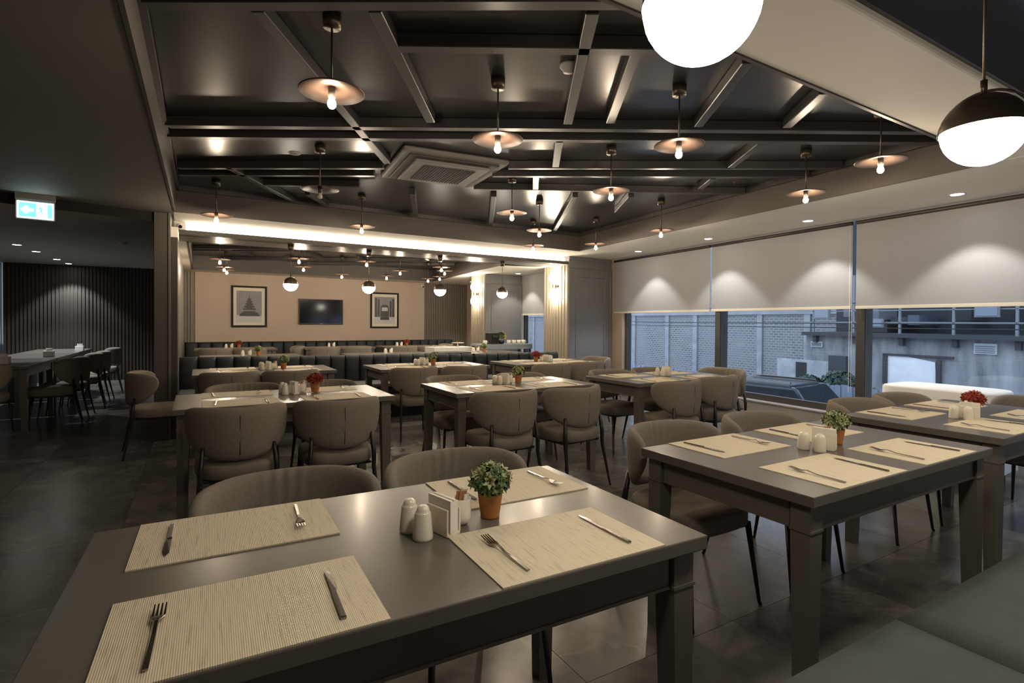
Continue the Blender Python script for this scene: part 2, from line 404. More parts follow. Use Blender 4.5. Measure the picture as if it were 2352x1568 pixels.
for k, (p, q) in enumerate(((BT[1],BT[2]), (BT[2],BT[3]), (BT[3],BT[0]), (BT[0],BT[1]))):
    struct('trim_%d' % (k+10), MB().wallbox(p, q, 0, .02, ZB-.003, 2.56), M_fascia, 'brown fascia board of the back room tray')
binner = [(-.08,8.06),(4.6,8.14),(5.05,12.56),(-.06,12.36)]
def bbeam(p, q, w=.06): beam(p, q, w, 2.50, btray, 2.56)
for c in (8.2, 9.0, 9.3, 10.7, 11.0, 12.6, 13.6):
    p, q = clip_line((0, c), (1, c-.58), binner)
    bbeam(p, q)
for x, y in ((.2,8.15), (.9,8.9), (1.9,9.0), (2.8,8.4), (3.5,9.3), (.4,10.5), (1.6,10.2), (2.7,10.6), (3.8,10.2), (1.5,11.3)):
    bbeam((x, y), (x+.5, y+.86))
# left room ceiling (lower) and dark strips that paint shade on its edge
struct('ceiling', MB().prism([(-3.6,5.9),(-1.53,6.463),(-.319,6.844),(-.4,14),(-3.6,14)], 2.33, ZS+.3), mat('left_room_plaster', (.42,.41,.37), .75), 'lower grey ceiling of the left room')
struct('trim_7', MB().wallbox((-3.6,5.9),(-1.53,6.463), -.012, 0, 2.322, 2.42), mat('edge_shade', (.022,.021,.020), .9, spec=.05), 'dark strip painting in the shade on the edge of the lower left ceiling')  # trim_7 is a stand-in for shade, not a real trim board
struct('trim_8', MB().wallbox((-1.53,6.463),(-.40,6.82), -.012, 0, 2.322, 2.42), mat('edge_shade', (.022,.021,.020), .9, spec=.05), 'dark strip painting in the shade on the edge of the lower left ceiling')  # trim_8 is a stand-in for shade, not a real trim board
# walls
def slatted(name, p, q, m, label, z1, pitch=.052, w=.032, dep=.025):
    # wall face on the right-hand side of p->q (towards the room)
    wl = struct(name, MB().wallbox(p, q, 0, .12, 0, z1), m, label)
    L = (Vector(q)-Vector(p)).length; d = (Vector(q)-Vector(p))/L
    mb = MB()
    for i in range(int(L/pitch)):
        a = Vector(p)+d*(i+.2)*pitch; b = a+d*w
        mb.wallbox(tuple(a), tuple(b), -dep, .0, 0, z1)
    s = mb.obj('slats', m, wl); s['kind'] = 'stuff'
    return wl
B0, B1 = Vector((-.05,12.98)), Vector((5.13,13.36)); BU = (B1-B0).normalized(); BN = Vector((BU.y,-BU.x))
def bp(u, off=0): p = B0+BU*u+BN*off; return (p.x, p.y)
struct('wall_back', MB().wallbox(bp(0), bp(5.22), 0, .12, 0, 2.5), M_pink, 'blush pink plaster back wall')
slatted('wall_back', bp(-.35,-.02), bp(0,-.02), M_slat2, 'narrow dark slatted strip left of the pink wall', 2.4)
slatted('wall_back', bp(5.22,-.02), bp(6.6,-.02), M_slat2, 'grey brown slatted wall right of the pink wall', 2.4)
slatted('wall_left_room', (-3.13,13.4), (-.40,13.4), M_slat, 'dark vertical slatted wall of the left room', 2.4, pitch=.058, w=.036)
struct('baseboard_left', MB().box(-3.13,-.4,13.36,13.375,0,.05), mat('pale_skirting', (.35,.33,.30), .4), 'pale skirting strip under the slatted wall')
struct('wall_left', MB().box(-3.3,-3.16,-1.8,13.6,0,2.6), mat('pale_grey_wall', (.30,.29,.27), .7), 'grey wall at the far left')
struct('wall_front', MB().box(-3.3,7.2,-1.95,-1.8,0,2.8), M_wallgrey, 'wall behind the camera')
# partition and pillar between the rooms
struct('wall_partition', MB().box(-.40,-.235,7.22,13.3,0,2.5), mat('partition_taupe', (.20,.18,.155), .35), 'taupe partition between the two rooms')
pil = empty('pillar', (-.4,6.78,0)); tag(pil, 'dark grey panelled pillar between the left aisle and the dining room', 'pillar')
MB().box(0,.125,0,.45,0,2.42).obj('shaft', mat('pillar_taupe', (.085,.078,.068), .45), pil, bevel=.004, seg=1)
MB().box(.125,.15,-.012,.45,0,2.42).obj('corner_bead', mat('pillar_bead', (.12,.11,.095), .4), pil, bevel=.004, seg=1)
MB().box(.15,.213,.02,.45,0,2.17).obj('side_panel', M_slat, pil, bevel=.003, seg=1)
MB().box(.15,.213,.02,.45,2.17,2.28).obj('capital', M_soffit, pil)
# window wall: low grey parapet, frames and panes
struct('wall_right', MB().wallbox(wp(-3.56,.0), wp(5.75,.0), -.22, -.02, 0, .27), M_wallgrey, 'low grey wall under the windows')
MBx = MB
def window(n, u0, u1, label, z0=.27, z1=2.5):
    w = struct('window_%d' % n, MB().wallbox(wp(u0), wp(u1), -.16, -.10, z0, z0+.085), M_frame, label)
    MB().wallbox(wp(u0), wp(u1), -.16, -.10, z1-.06, z1).obj('top_rail', M_frame, w)
    MB().wallbox(wp(u0), wp(u0+.05), -.16, -.06, z0+.085, z1-.06).obj('frame_post', M_frame, w)
    MB().wallbox(wp(u1-.05), wp(u1), -.16, -.06, z0+.085, z1-.06).obj('frame_post', M_frame, w)
    MB().wallbox(wp(u0+.05), wp(u1-.05), -.134, -.128, z0+.085, z1-.06).obj('pane', M_glass, w)
    return w
window(1, 3.37, 5.50, 'large dark framed window nearest the grey column')
window(2, 1.38, 3.37, 'large dark framed window in the middle of the row')
window(3, -1.6, 1.38, 'large dark framed window at the right edge')
window(4, -3.56, -1.6, 'dark framed window beyond the right edge')
for k, u in enumerate((3.37, 1.38)):
    struct('trim_%d' % (20+k), MB().wallbox(wp(u-.045), wp(u+.045), -.20, -.045, .27, 2.5), M_frame, 'dark bronze mullion between the windows', bevel=.006)
struct('wall_right', MB().wallbox(wp(5.50), wp(6.7), -.2, .0, .0, 2.42), mat('beige_reveal', (.42,.33,.25), .7), 'beige reveal beside the grey column')
struct('window_sill', MB().wallbox(wp(-3.5), wp(5.5), -.10, .01, .262, .278), M_wallgrey, 'narrow sill under the windows')
# back room window wall
struct('wall_right', MB().wallbox((6.35,10.5),(6.45,13.6), -.12, 0, 0, 2.5), M_pink, 'blush side wall beyond the far column')
struct('wall_right', MB().box(6.07,6.2,8.2,10.0,0,.30), M_wallgrey, 'low wall under the back room window')
w5 = struct('window_5', MB().box(6.13,6.19,8.2,10.0,.30,.37), M_frame, 'dark framed window between the two columns')
for y in (8.25, 9.07, 9.9): MB().box(6.12,6.20,y-.03,y+.03,.37,2.3).obj('frame_post', M_frame, w5)
MB().box(6.155,6.161,8.2,10.0,.37,2.3).obj('pane', M_glass, w5)
# columns with raised panel mouldings and crown
def column(x0, x1, y0, y1, ztop, label, zside, skew=0.):
    c = empty('column', (x0, y0, 0)); tag(c, label, 'column')
    w, d = x1-x0, y1-y0
    f = lambda x: skew*x
    MB().prism([(0,0),(w,f(w)),(w,d+f(w)),(.0,d)], 0, ztop-.001).obj('shaft', M_column, c)
    ob = MB().box(-.012,-.001,.0,d,0,zside).obj('side_board', M_colside, c)
    for k in range(9):
        y = .03+k*(d-.06)/8
        MB().box(-.02,-.012,y-.012,y+.012,0,zside-.02).obj('reed', M_colside, c)
    def strip(xa, xb, za, zb, t=.014):
        MB().prism([(xa,f(xa)-t),(xb,f(xb)-t),(xb,f(xb)),(xa,f(xa))], za, zb).obj('panel_moulding', M_column, c, bevel=.004, seg=1)
    strip(0, w, ztop-.06, ztop-.005, .014); strip(0, w, ztop-.20, ztop-.185)
    xa, xb, za, zb = .16*w, .86*w, .25, ztop-.32
    strip(xa, xa+.03, za, zb); strip(xb-.03, xb, za, zb); strip(xa+.03, xb-.03, za, za+.03); strip(xa+.03, xb-.03, zb-.03, zb)
    strip(0, .03, .12, ztop-.2); strip(w-.035, w, .12, ztop-.2, .02)
    strip(0, w, 0, .12, .012)
    return c
column(5.515, 6.51, 7.475, 8.22, 2.42, 'wide slate grey panelled column beside the windows', 2.283, .06)
column(5.20, 6.06, 9.98, 10.62, 2.283, 'far slate grey panelled column in the back room', 2.283, -.05)
# ------------------------------------------------------------------ roller blinds
def blind(u0, u1, label, zb):
    e = empty('roller_blind', (*wp((u0+u1)/2), 0)); tag(e, label, 'blind', 'roller blinds along the windows')
    o = Vector(e.location)
    def pp(u, off): p = wp(u, off); return (p[0]-o.x, p[1]-o.y)
    def wb(off0, off1, z0, z1, n, m, a=u0, b=u1, bev=0):
        x = MB().prism([pp(a,off0), pp(b,off0), pp(b,off1), pp(a,off1)], z0, z1).obj(n, m, e, bevel=bev); return x
    wb(-.002, .002, zb+.02, 2.415, 'fabric', M_blind)
    wb(-.010, .008, zb, zb+.032, 'hem_bar', M_cream, bev=.004)
    MB().tube([(*pp(u0,.0),2.385), (*pp(u1,.0),2.385)], .022, 8).obj('roller_tube', M_frame, e)
    return e
blind(3.475, 5.74, 'grey roller blind nearest the slate grey column', 1.445)
blind(1.45, 3.44, 'grey roller blind in the middle window', 1.448)
blind(-1.55, 1.40, 'grey roller blind at the right edge of the view', 1.448)
for u, l in ((1.425, 'thin bead chain hanging beside the thick mullion'),):
    p = wp(u, -.03); q = wp(u+.025, -.03)
    tag(MB().tube([(*p,2.36),(*p,.55),(*q,.53),(*q,2.36)], .002, 5).obj('blind_chain', M_white), l, 'chain')
e = empty('roller_blind', (6.08,9.1,0)); tag(e, 'grey roller blind between the two columns', 'blind', 'roller blinds along the windows')
MB().box(-.002,.002,-.88,.88,1.44,2.28).obj('fabric', M_blind, e); MB().box(-.01,.008,-.88,.88,1.42,1.452).obj('hem_bar', M_cream, e, bevel=.004)

# ------------------------------------------------------------------ lamps
def spot(loc, watts, col, ang=92, blend=.35, rad=.03, rot=(0,0,0)):
    l = bpy.data.lights.new('spot', 'SPOT'); l.energy = watts; l.color = col; l.spot_size = math.radians(ang); l.spot_blend = blend; l.shadow_soft_size = rad
    o = bpy.data.objects.new('downlight_beam', l); COL.objects.link(o); o.location = loc; o.rotation_euler = rot; return o
def build_down():
    e = empty('downlight')
    MB().lathe([(.048,-.004),(.060,-.006),(.062,0),(.05,.0)], 20, cap=False).obj('rim', M_white, e)
    MB().lathe([(.0,-.002),(.048,-.003)], 20, cap=False).obj('lens', M_down, e)
    return e
dn = ['window soffit downlight nearest the right edge', 'window soffit downlight before the thick mullion', 'window soffit downlight above the middle blind', 'window soffit downlight nearest the slate grey column']
for (x, y), l in zip(((5.698,2.072),(5.808,3.459),(5.93,4.898),(6.061,6.365)), dn):
    o = place('downlight', build_down, (x,y,ZS), 0, 'small round recessed '+l, 'downlight', 'recessed downlights along the windows')
    spot((x,y,ZS-.02), DOWN_W, (1,.98,.95))
for (x, y), l in zip(((5.732,9.535),(5.98,12.2)), ('before the far column', 'beyond the far column')):
    place('downlight', build_down, (x,y,ZB), 0, 'small round recessed downlight in the back room '+l, 'downlight', 'recessed downlights in the back room')
    spot((x,y,ZB-.02), DOWN_W*.8, (1,.93,.84))
ld = ['nearest of the four left room downlights', 'second of the four left room downlights', 'third of the four left room downlights', 'farthest left room downlight before the slatted wall']
for (x, y), l in zip(((-2.21,10.1),(-2.17,10.95),(-2.14,12.2),(-2.11,13.0)), ld):
    place('downlight', build_down, (x,y,2.33), 0, 'small round recessed '+l, 'downlight', 'recessed downlights in the left room')
    spot((x,y,2.31), LDOWN_W, (.93,.97,1), 96, .4)
# disc pendants
BULBH = .062
def build_pendant(lit=True):
    e = empty('disc_pendant')     # origin at the disc centre
    MB().lathe([(.0,.292),(.040,.292),(.042,.35),(.0,.352)], 20).obj('canopy', M_bronze, e)
    MB().tube([(0,0,.02),(0,0,.30)], .005, 8).obj('rod', M_bronze, e)
    MB().lathe([(.012,.020),(.145,-.006),(.147,-.004),(.147,-.001),(.012,.026)], 40, cap=False).obj('shade', M_copper, e)
    MB().lathe([(.0,.028),(.016,.026),(.017,-.030),(.0,-.032)], 14).obj('socket', M_socket, e)
    MB().lathe([(.002,-.080),(.011,-.077),(.018,-.068),(.020,-.058),(.017,-.046),(.010,-.032)], 12).obj('bulb', M_bulb if lit else M_bulboff, e)
    return e
PD = [(.535,2.574,'nearest pendant at the upper left'), (1.505,2.743,'pendant before the ceiling air conditioner'), (2.475,2.265,'pendant left of the lowered cream beam'),
      (3.831,1.805,'pendant hanging half behind the cream beam at the right'), (4.262,2.56,'pendant before the window soffit at the right'), (2.873,3.333,'pendant right of the air conditioner'),
      (2.634,4.505,'pendant just behind the air conditioner'), (3.407,5.196,'pendant in the middle of the far half'), (4.023,6.292,'pendant against the light cove near the column'),
      (4.657,5.705,'pendant in the far right tray corner'), (4.604,4.469,'second pendant along the window side'), (1.59,6.064,'pendant before the middle of the light cove'), (.162,6.215,'pendant before the left end of the light cove')]
for x, y, l in PD:
    place('pendant', build_pendant, (x,y,2.348), 0, 'copper disc '+l, 'pendant lamp', 'copper disc pendants over the dining room')
o = build_pendant(False); o.location = (.851,4.529,2.348); tag(o, 'unlit copper disc pendant left of the air conditioner', 'pendant lamp', 'copper disc pendants over the dining room')
BPD = [(.289,9.273),(.397,10.619),(.463,11.223),(1.3,8.5),(1.573,9.811),(2.476,10.94),(2.268,8.35),(3.33,10.756),(3.209,9.547),(4.316,10.978),(4.325,10.344),(3.585,8.5),(3.9,9.1)]
BL = ['nearest at the left of the back room','second at the left of the back room','farthest at the left of the back room','nearest left of the television','second left of the television','straight above the television','nearest right of the television','farthest before the right picture','above the right picture','farthest before the slatted strip','second before the slatted strip','nearest the back room column','second nearest the back room column']
for (x, y), l in zip(BPD, BL):
    place('pendant', build_pendant, (x,y,2.208), 0, 'small copper disc pendant '+l, 'pendant lamp', 'copper disc pendants in the back room')
# globe pendants
def build_globe():
    e = empty('globe_pendant')    # origin at the globe centre
    r = .093
    top = [(r*math.cos(a), r*math.sin(a)) for a in [k*PI/2/8 for k in range(9)]]
    top[-1] = (.004, r)
    MB().lathe([(r*.985*math.cos(a), r*.985*math.sin(a)) for a in [-PI/2+.02+k*(PI/2+.0)/10 for k in range(11)]], 32, cap=False).obj('glass_bowl', M_globe, e)
    MB().lathe(top, 32, cap=False).obj('dome_cap', M_bronze, e)
    MB().tube([(0, .1*math.cos(t), .1*math.sin(t)) for t in [k*PI/20 for k in range(0,21)]], .0035, 6).obj('ring', M_bronze, e)
    MB().tube([(0,0,.092),(0,0,.13)], .008, 8).obj('collar', M_bronze, e)
    MB().tube([(0,0,.12),(0,0,.44)], .0035, 6).obj('rod', M_bronze, e)
    MB().lathe([(.0,.44),(.036,.44),(.038,.52),(.0,.525)], 18).obj('canopy', M_bronze, e)
    return e
for (x, y, z), l in zip(((1.06,7.599,1.763),(2.095,7.6,1.763),(3.205,7.653,1.763),(4.352,7.746,1.763)), ('left of the television','before the right framed picture','before the slatted strip','before the far column')):
    place('globe', build_globe, (x,y,z), 0, 'half dark half glowing globe pendant '+l, 'pendant lamp', 'globe pendants behind the light cove')
for (x, y, z), l in zip(((.695,.593,1.80),(1.78,.594,1.80),(2.865,.595,1.80),(3.95,.596,1.80)), ('largest, cut by the top edge of the photo','at the upper right, near the window side','third of the near row, added out of view for light','fourth of the near row, added out of view for light')):  # third and fourth globes are unseen, added to brighten the right-hand tables
    o = place('globe2' if False else 'globe', build_globe, (x,y,z), 0, 'glowing globe pendant '+l, 'pendant lamp', 'globe pendants nearest the camera')
    for c in o.children:
        if c.name.startswith('rod'): c.scale.z = 1.0
        if c.name.startswith('canopy'): c.location.z = .375
        if c.name.startswith('rod'):
            c.scale.z = 2.1; c.location.z = -.12*1.1
# wall sconces on the column sides
def build_sconce():
    e = empty('wall_sconce')      # origin at the bracket on the wall, sticking out to -x
    MB().lathe([(.0,0),(.05,0),(.05,.012),(.0,.014)], 18).obj('back_plate', M_bronze, e).rotation_euler = (0,-PI/2,0)
    MB().tube([(0,0,0),(-.09,0,0)], .008, 8).obj('arm', M_bronze, e)
    MB().tube([(-.09,0,-.075),(-.09,0,.075)], .009, 8).obj('stem', M_bronze, e)
    for s in (-1, 1):
        MB().lathe([(.012,0),(.052,.02),(.066,.06),(.066,.10),(.052,.145),(.012,.165)], 20, c=(-.09,0,.07 if s > 0 else -.235)).obj('glass_globe', M_sconce, e)
    return e
place('sconce', build_sconce, (5.495,7.80,1.915), 0, 'glowing double globe wall sconce on the near column side', 'wall lamp')
place('sconce', build_sconce, (5.18,10.3,1.87), 0, 'glowing double globe wall sconce on the far column side', 'wall lamp')

# ------------------------------------------------------------------ ceiling fittings
ac = empty('ceiling_air_conditioner', (1.925,4.565,ZT)); ac.rotation_euler.z = math.radians(-5); tag(ac, 'square grey ceiling air conditioner cassette with dark grille', 'air conditioner')
MB().box(-.47,.47,-.47,.47,-.045,0).obj('housing', M_acgrey, ac, bevel=.03, seg=3)
MB().box(-.40,.40,-.40,.40,-.058,-.043).obj('air_slot', M_acdark, ac, bevel=.007)
MB().box(-.335,.335,-.335,.335,-.078,-.056).obj('face_plate', M_acgrey, ac, bevel=.010)
g = MB().box(-.235,.235,-.235,.235,-.082,-.076).obj('grille', M_acdark, ac)
for k in range(19):
    t = -.225+k*.025
    MB().box(t-.003,t+.003,-.235,.235,-.087,-.081).obj('grille_bar', M_acdark, g)
def build_det():
    e = empty('smoke_detector')
    MB().lathe([(.0,0),(.05,0),(.05,-.012),(.036,-.022)], 18, cap=False).obj('base', M_white, e)
    MB().lathe([(.036,-.022),(.03,-.04),(.0,-.042)], 18, cap=False).obj('sensor_head', M_white, e)
    return e
place('det', build_det, (1.756,2.398,ZT), 0, 'small round detector on the dark ceiling near the cream beam', 'detector')
place('det', build_det, (3.133,4.003,ZT), 0, 'small round detector right of the air conditioner', 'detector')
place('det', build_det, (-.885,9.0,2.33), 0, 'small dim detector on the left room ceiling', 'detector')
wd = empty('ceiling_cover_plate', (.707,4.85,ZT)); tag(wd, 'round white cover plate on the dark ceiling at the left', 'cover plate')
MB().lathe([(.0,-.008),(.045,-.008),(.052,0)], 20, cap=False).obj('plate', M_white, wd); MB().lathe([(.0,-.011),(.02,-.008)], 12, cap=False).obj('screw_cap', M_acgrey, wd)
sp = empty('ceiling_speaker', (4.694,3.481,ZT)); tag(sp, 'round dark recessed ceiling speaker near the window side', 'speaker')
MB().lathe([(.062,-.008),(.08,-.006),(.082,0)], 24, cap=False).obj('rim', M_fascia, sp); MB().lathe([(.0,-.003),(.062,-.004)], 24, cap=False).obj('mesh_cover', M_acdark, sp)
# security cameras
def build_cctv():
    e = empty('security_camera')
    MB().box(-.03,.03,-.01,.03,-.03,.03).obj('bracket', M_white, e, bevel=.006)
    MB().tube([(0,.0,0),(.02,-.07,-.02)], .024, 12).obj('body', M_white, e)
    MB().tube([(.018,-.068,-.019),(.022,-.082,-.024)], .019, 12).obj('lens', M_screen, e)
    return e
place('cctv', build_cctv, (-.19,7.22,2.36), 0, 'small security camera at the left end of the light cove', 'camera')
p = bp(5.12,.03); place('cctv', build_cctv, (p[0],p[1],2.20), 0, 'small security camera on the pink wall beside the slats', 'camera')
# exit sign hanging in front of the lower ceiling edge
ex = empty('exit_sign', (-1.275,6.42,2.42)); ex.rotation_euler.z = math.radians(8); tag(ex, 'lit green and white exit sign with a left arrow', 'sign')
MB().box(-.14,.14,-.02,.02,-.055,0).obj('housing', M_acgrey, ex, bevel=.004)
MB().box(-.135,.135,-.012,.012,-.235,-.055).obj('panel', mat('sign_body', (.25,.27,.28), .4), ex)
pn = MB().box(-.125,.125,-.016,-.012,-.225,-.075).obj('lit_face', M_signw, ex)
MB().box(-.113,.005,-.018,-.016,-.213,-.087).obj('green_field', M_signg, pn)
MB().box(.082,.114,-.018,-.016,-.213,-.087).obj('green_field', M_signg, pn)
def flat(pts, y0, y1, n, m, par):
    mb = MB(); k = len(pts)
    mb.add([(x,y0,z) for x,z in pts]+[(x,y1,z) for x,z in pts], [tuple(range(k)), tuple(range(2*k-1,k-1,-1))]+[(i,k+i,k+(i+1)%k,(i+1)%k) for i in range(k)])
    return mb.obj(n, m, par)
flat([(-.102,-.15),(-.062,-.112),(-.048,-.125),(-.062,-.138),(-.012,-.138),(-.012,-.162),(-.062,-.162),(-.048,-.175),(-.062,-.188)], -.020, -.018, 'arrow', M_signw, pn)
flat([(.028,-.12),(.036,-.115),(.044,-.128),(.056,-.135),(.054,-.142),(.044,-.139),(.044,-.16),(.056,-.178),(.050,-.183),(.036,-.165),(.022,-.180),(.016,-.175),(.032,-.155),(.030,-.135),(.020,-.145),(.016,-.14)], -.018, -.016, 'running_figure', M_signg, pn)


# ------------------------------------------------------------------ furniture builders
TW, TD, TH = 1.36, .75, .75
def build_table():
    e = empty('dining_table')     # origin at the floor under the centre
    w, d = TW/2, TD/2
    MB().box(-w,w,-d,d,TH-.035,TH).obj('table_top', M_table, e, bevel=.003)
    li = .024; lw = .067
    for sx in (-1,1):
        for sy in (-1,1):
            x1, y1 = sx*(w-li), sy*(d-li); x0, y0 = x1-sx*lw, y1-sy*lw
            xa, xb, ya, yb = min(x0,x1), max(x0,x1), min(y0,y1), max(y0,y1)
            s = .016
            mb = MB().box(xa,xb,ya,yb,TH-.125,TH-.04)
            X0, X1 = (xa+ (s if sx>0 else 0), xb-(0 if sx>0 else s)); Y0, Y1 = (ya+(s if sy>0 else 0), yb-(0 if sy>0 else s))
            mb.frus(X0,X1,Y0,Y1,0, xa,xb,ya,yb,TH-.125)
            lg = mb.obj('leg', M_table, e)
            MB().box(xa-.003,xb+.003,ya-.003,yb+.003,TH-.13,TH-.122).obj('collar', M_table, lg)
    for sy in (-1,1):
        y = sy*(d-.045); a = MB().box(-w+.10,w-.10,y-.011,y+.011,TH-.12,TH-.036).obj('apron_rail', M_table, e)
        MB().box(-w+.10,w-.10,y-.014,y+.014,TH-.128,TH-.120).obj('bead', M_table, a)
    for sx in (-1,1):
        x = sx*(w-.045); a = MB().box(x-.011,x+.011,-d+.10,d-.10,TH-.12,TH-.036).obj('apron_rail', M_table, e)
        MB().box(x-.014,x+.014,-d+.10,d-.10,TH-.128,TH-.120).obj('bead', M_table, a)
    return e
def sgn(x): return -1 if x < 0 else 1
def build_chair():
    e = empty('tub_chair')        # faces +y, origin at the floor under the seat centre
    # seat pad
    n = 40; prof = [(.93,.365),(1,.378),(1.0,.43),(.975,.448),(.90,.458),(.6,.464),(.2,.466)]
    vs, fs = [], []
    for sc, z in prof:
        for i in range(n):
            a = 2*PI*i/n; c, s = math.cos(a), math.sin(a)
            x = .226*sc*sgn(c)*abs(c)**.55; y = .232*sc*sgn(s)*abs(s)**.55
            vs.append((x*(1.0 if y > 0 else 1-.10*(-y/.232)), y, z))
    for k in range(len(prof)-1):
        for i in range(n): fs.append((k*n+i,k*n+(i+1)%n,(k+1)*n+(i+1)%n,(k+1)*n+i))
    fs += [tuple(range(n-1,-1,-1)), tuple((len(prof)-1)*n+i for i in range(n))]
    MB().add(vs, fs, True).obj('seat', M_fabric, e)
    # wrap-around backrest
    N, Mm = 80, 16; vs, fs = [], []
    for k in range(N+1):
        t = -1+2*k/N; th = t*math.radians(88)
        zc = .628+.066*t*t; hh = .150*max(1-abs(t)**2.5, .0)**.5+.006; hw = .024*max(1-abs(t)**8, 0)**.5+.006
        for j in range(Mm):
            a = 2*PI*j/Mm; c, s = math.cos(a), math.sin(a)
            on = hw*sgn(c)*abs(c)**.7; z = zc+hh*sgn(s)*abs(s)**.65
            if c < 0 and abs(t) < .35: on -= -.0050*math.sin(t*58+s*1.5)*(1-abs(t)/.35)*(.4+.6*max(s,0))  # soft pleats on the inner face
            r = 1+.20*(z-.60)
            x = (.255*r+on)*math.sin(th); y = -(.235*r+on)*math.cos(th)
            vs.append((x, y, z))
    for k in range(N):
        for j in range(Mm): fs.append((k*Mm+j,(k+1)*Mm+j,(k+1)*Mm+(j+1)%Mm,k*Mm+(j+1)%Mm))
    fs += [tuple(range(Mm)), tuple(N*Mm+Mm-1-j for j in range(Mm))]
    bk = MB().add(vs, fs, True).obj('backrest', M_fabric, e)
    def sp_(t, z, out):
        th = t*math.radians(88); r = 1+.20*(z-.60); return ((.255*r+out)*math.sin(th), -(.235*r+out)*math.cos(th), z)
    MB().tube([sp_(0,.495+.029*k,.0275 if 0 < k < 9 else .018) for k in range(10)], .0026, 5).obj('seam', M_black, bk)
    for s in (-.42, .42): MB().tube([sp_(s,.52+.024*k,-.0235 if 0 < k < 9 else -.017) for k in range(10)], .0016, 5).obj('seam', mat('seam_thread', (.10,.085,.07), .8), bk)
    for sx in (-1,1):
        MB().tube([(sx*.225,.235,0),(sx*.222,.23,.012),(sx*.195,.185,.372)], [.008,.008,.014], 8).obj('leg', M_black, e)
        MB().tube([(sx*.225,-.285,0),(sx*.222,-.28,.012),(sx*.198,-.215,.33),(sx*.200,-.212,.42),(sx*.186,-.196,.56)], [.008,.008,.014,.016,.011], 8).obj('leg', M_black, e)
    MB().box(-.19,.19,-.19,.19,.350,.366).obj('seat_frame', M_black, e, bevel=.004, seg=1)
    return e
def build_mat():
    e = empty('placemat')
    mb = MB().box(-.2225,.2225,-.148,.148,0,.003)
    o = mb.obj('woven_sheet', M_woven, e); o.data.materials.clear(); o.data.materials.append(M_woven)
    return o, e
def build_mat_single():
    return MB().box(-.2225,.2225,-.148,.148,0,.003).obj('placemat', M_woven)
def build_fork():
    e = empty('fork')             # lies along y, tines towards +y
    MB().add([(-.004,-.10,.002),(.004,-.10,.002),(.003,.0,.004),(-.003,.0,.004),(-.0025,.035,.010),(.0025,.035,.010),
              (-.004,-.10,.005),(.004,-.10,.005),(.003,.0,.0065),(-.003,.0,.0065),(-.0025,.035,.0125),(.0025,.035,.0125)],
             [(0,1,2,3),(3,2,5,4),(6,9,8,7),(9,10,11,8),(0,3,9,6),(3,4,10,9),(1,7,8,2),(2,8,11,5),(0,6,7,1),(4,5,11,10)]).obj('handle', M_steel, e)
    h = MB().add([(-.0025,.035,.010),(.0025,.035,.010),(.011,.052,.006),(.011,.064,.0045),(-.011,.064,.0045),(-.011,.052,.006),
                  (-.0025,.035,.012),(.0025,.035,.012),(.011,.052,.008),(.011,.064,.0065),(-.011,.064,.0065),(-.011,.052,.008)],
                 [(0,5,4,3,2,1),(6,7,8,9,10,11),(0,1,7,6),(1,2,8,7),(2,3,9,8),(3,4,10,9),(4,5,11,10),(5,0,6,11)]).obj('head', M_steel, e)
    for k in range(4):
        x = -.009+k*.006
        MB().frus(x-.0017,x+.0017,.063,.066,.0045, x-.0017,x+.0017,.063,.066,.0065).add([(x-.0019,.064,.0045),(x+.0019,.064,.0045),(x+.0011,.10,.010),(x-.0011,.10,.010),(x-.0019,.064,.0065),(x+.0019,.064,.0065),(x+.0011,.10,.0115),(x-.0011,.10,.0115)],
             [(3,2,1,0),(4,5,6,7),(0,1,5,4),(1,2,6,5),(2,3,7,6),(3,0,4,7)]).obj('tine', M_steel, h)
    return e
def build_knife():
    e = empty('knife')
    MB().box(-.0055,.0055,-.105,-.002,.0,.006).obj('handle', M_steel, e, bevel=.002)
    MB().add([(-.005,-.002,.002),(.006,-.002,.002),(.009,.02,.002),(.009,.075,.002),(.002,.105,.002),(-.005,.09,.002),
              (-.005,-.002,.0035),(.006,-.002,.0035),(.009,.02,.0028),(.009,.075,.0028),(.002,.105,.0028),(-.005,.09,.0035)],
             [(5,4,3,2,1,0),(6,7,8,9,10,11)]+[(i,(i+1)%6,6+(i+1)%6,6+i) for i in range(6)]).obj('blade', M_steel, e)
    return e
def build_shaker():
    e = empty('shaker')
    MB().lathe([(.002,0),(.024,0),(.026,.004),(.0255,.01),(.021,.060),(.0195,.066)], 20, cap=False).obj('body', M_cer, e)
    MB().lathe([(.0195,.066),(.0165,.069),(.016,.073),(.0135,.080),(.007,.084),(.0,.085)], 20, cap=False).obj('cap', M_cer, e)
    return e
def build_shaker_dome():
    e = empty('shaker')
    MB().lathe([(.002,0),(.023,0),(.0245,.004),(.023,.045),(.0225,.052)], 20, cap=False).obj('body', M_cer, e)
    MB().lathe([(.0225,.052),(.021,.062),(.017,.070),(.010,.075),(.0,.077)], 20, cap=False).obj('cap', M_cer, e)
    return e
def build_napkins():
    e = empty('napkin_holder')
    MB().box(-.022,.022,-.042,.042,.0,.012).obj('foot', M_cer, e, bevel=.005)
    for s in (-1,1): MB().prism([(s*.016,-.042),(s*.022,-.042),(s*.022,.042),(s*.016,.042)], .008, .070).obj('side_plate', M_cer, e, bevel=.0025)
    st = MB()
    for k in range(4): MB().box(-.0145+k*.0073,-.0075+k*.0073,-.046+.002*k,.046-.001*k,.012,.092-.004*(k%2)).obj('napkin', M_napkin, e)
    return e
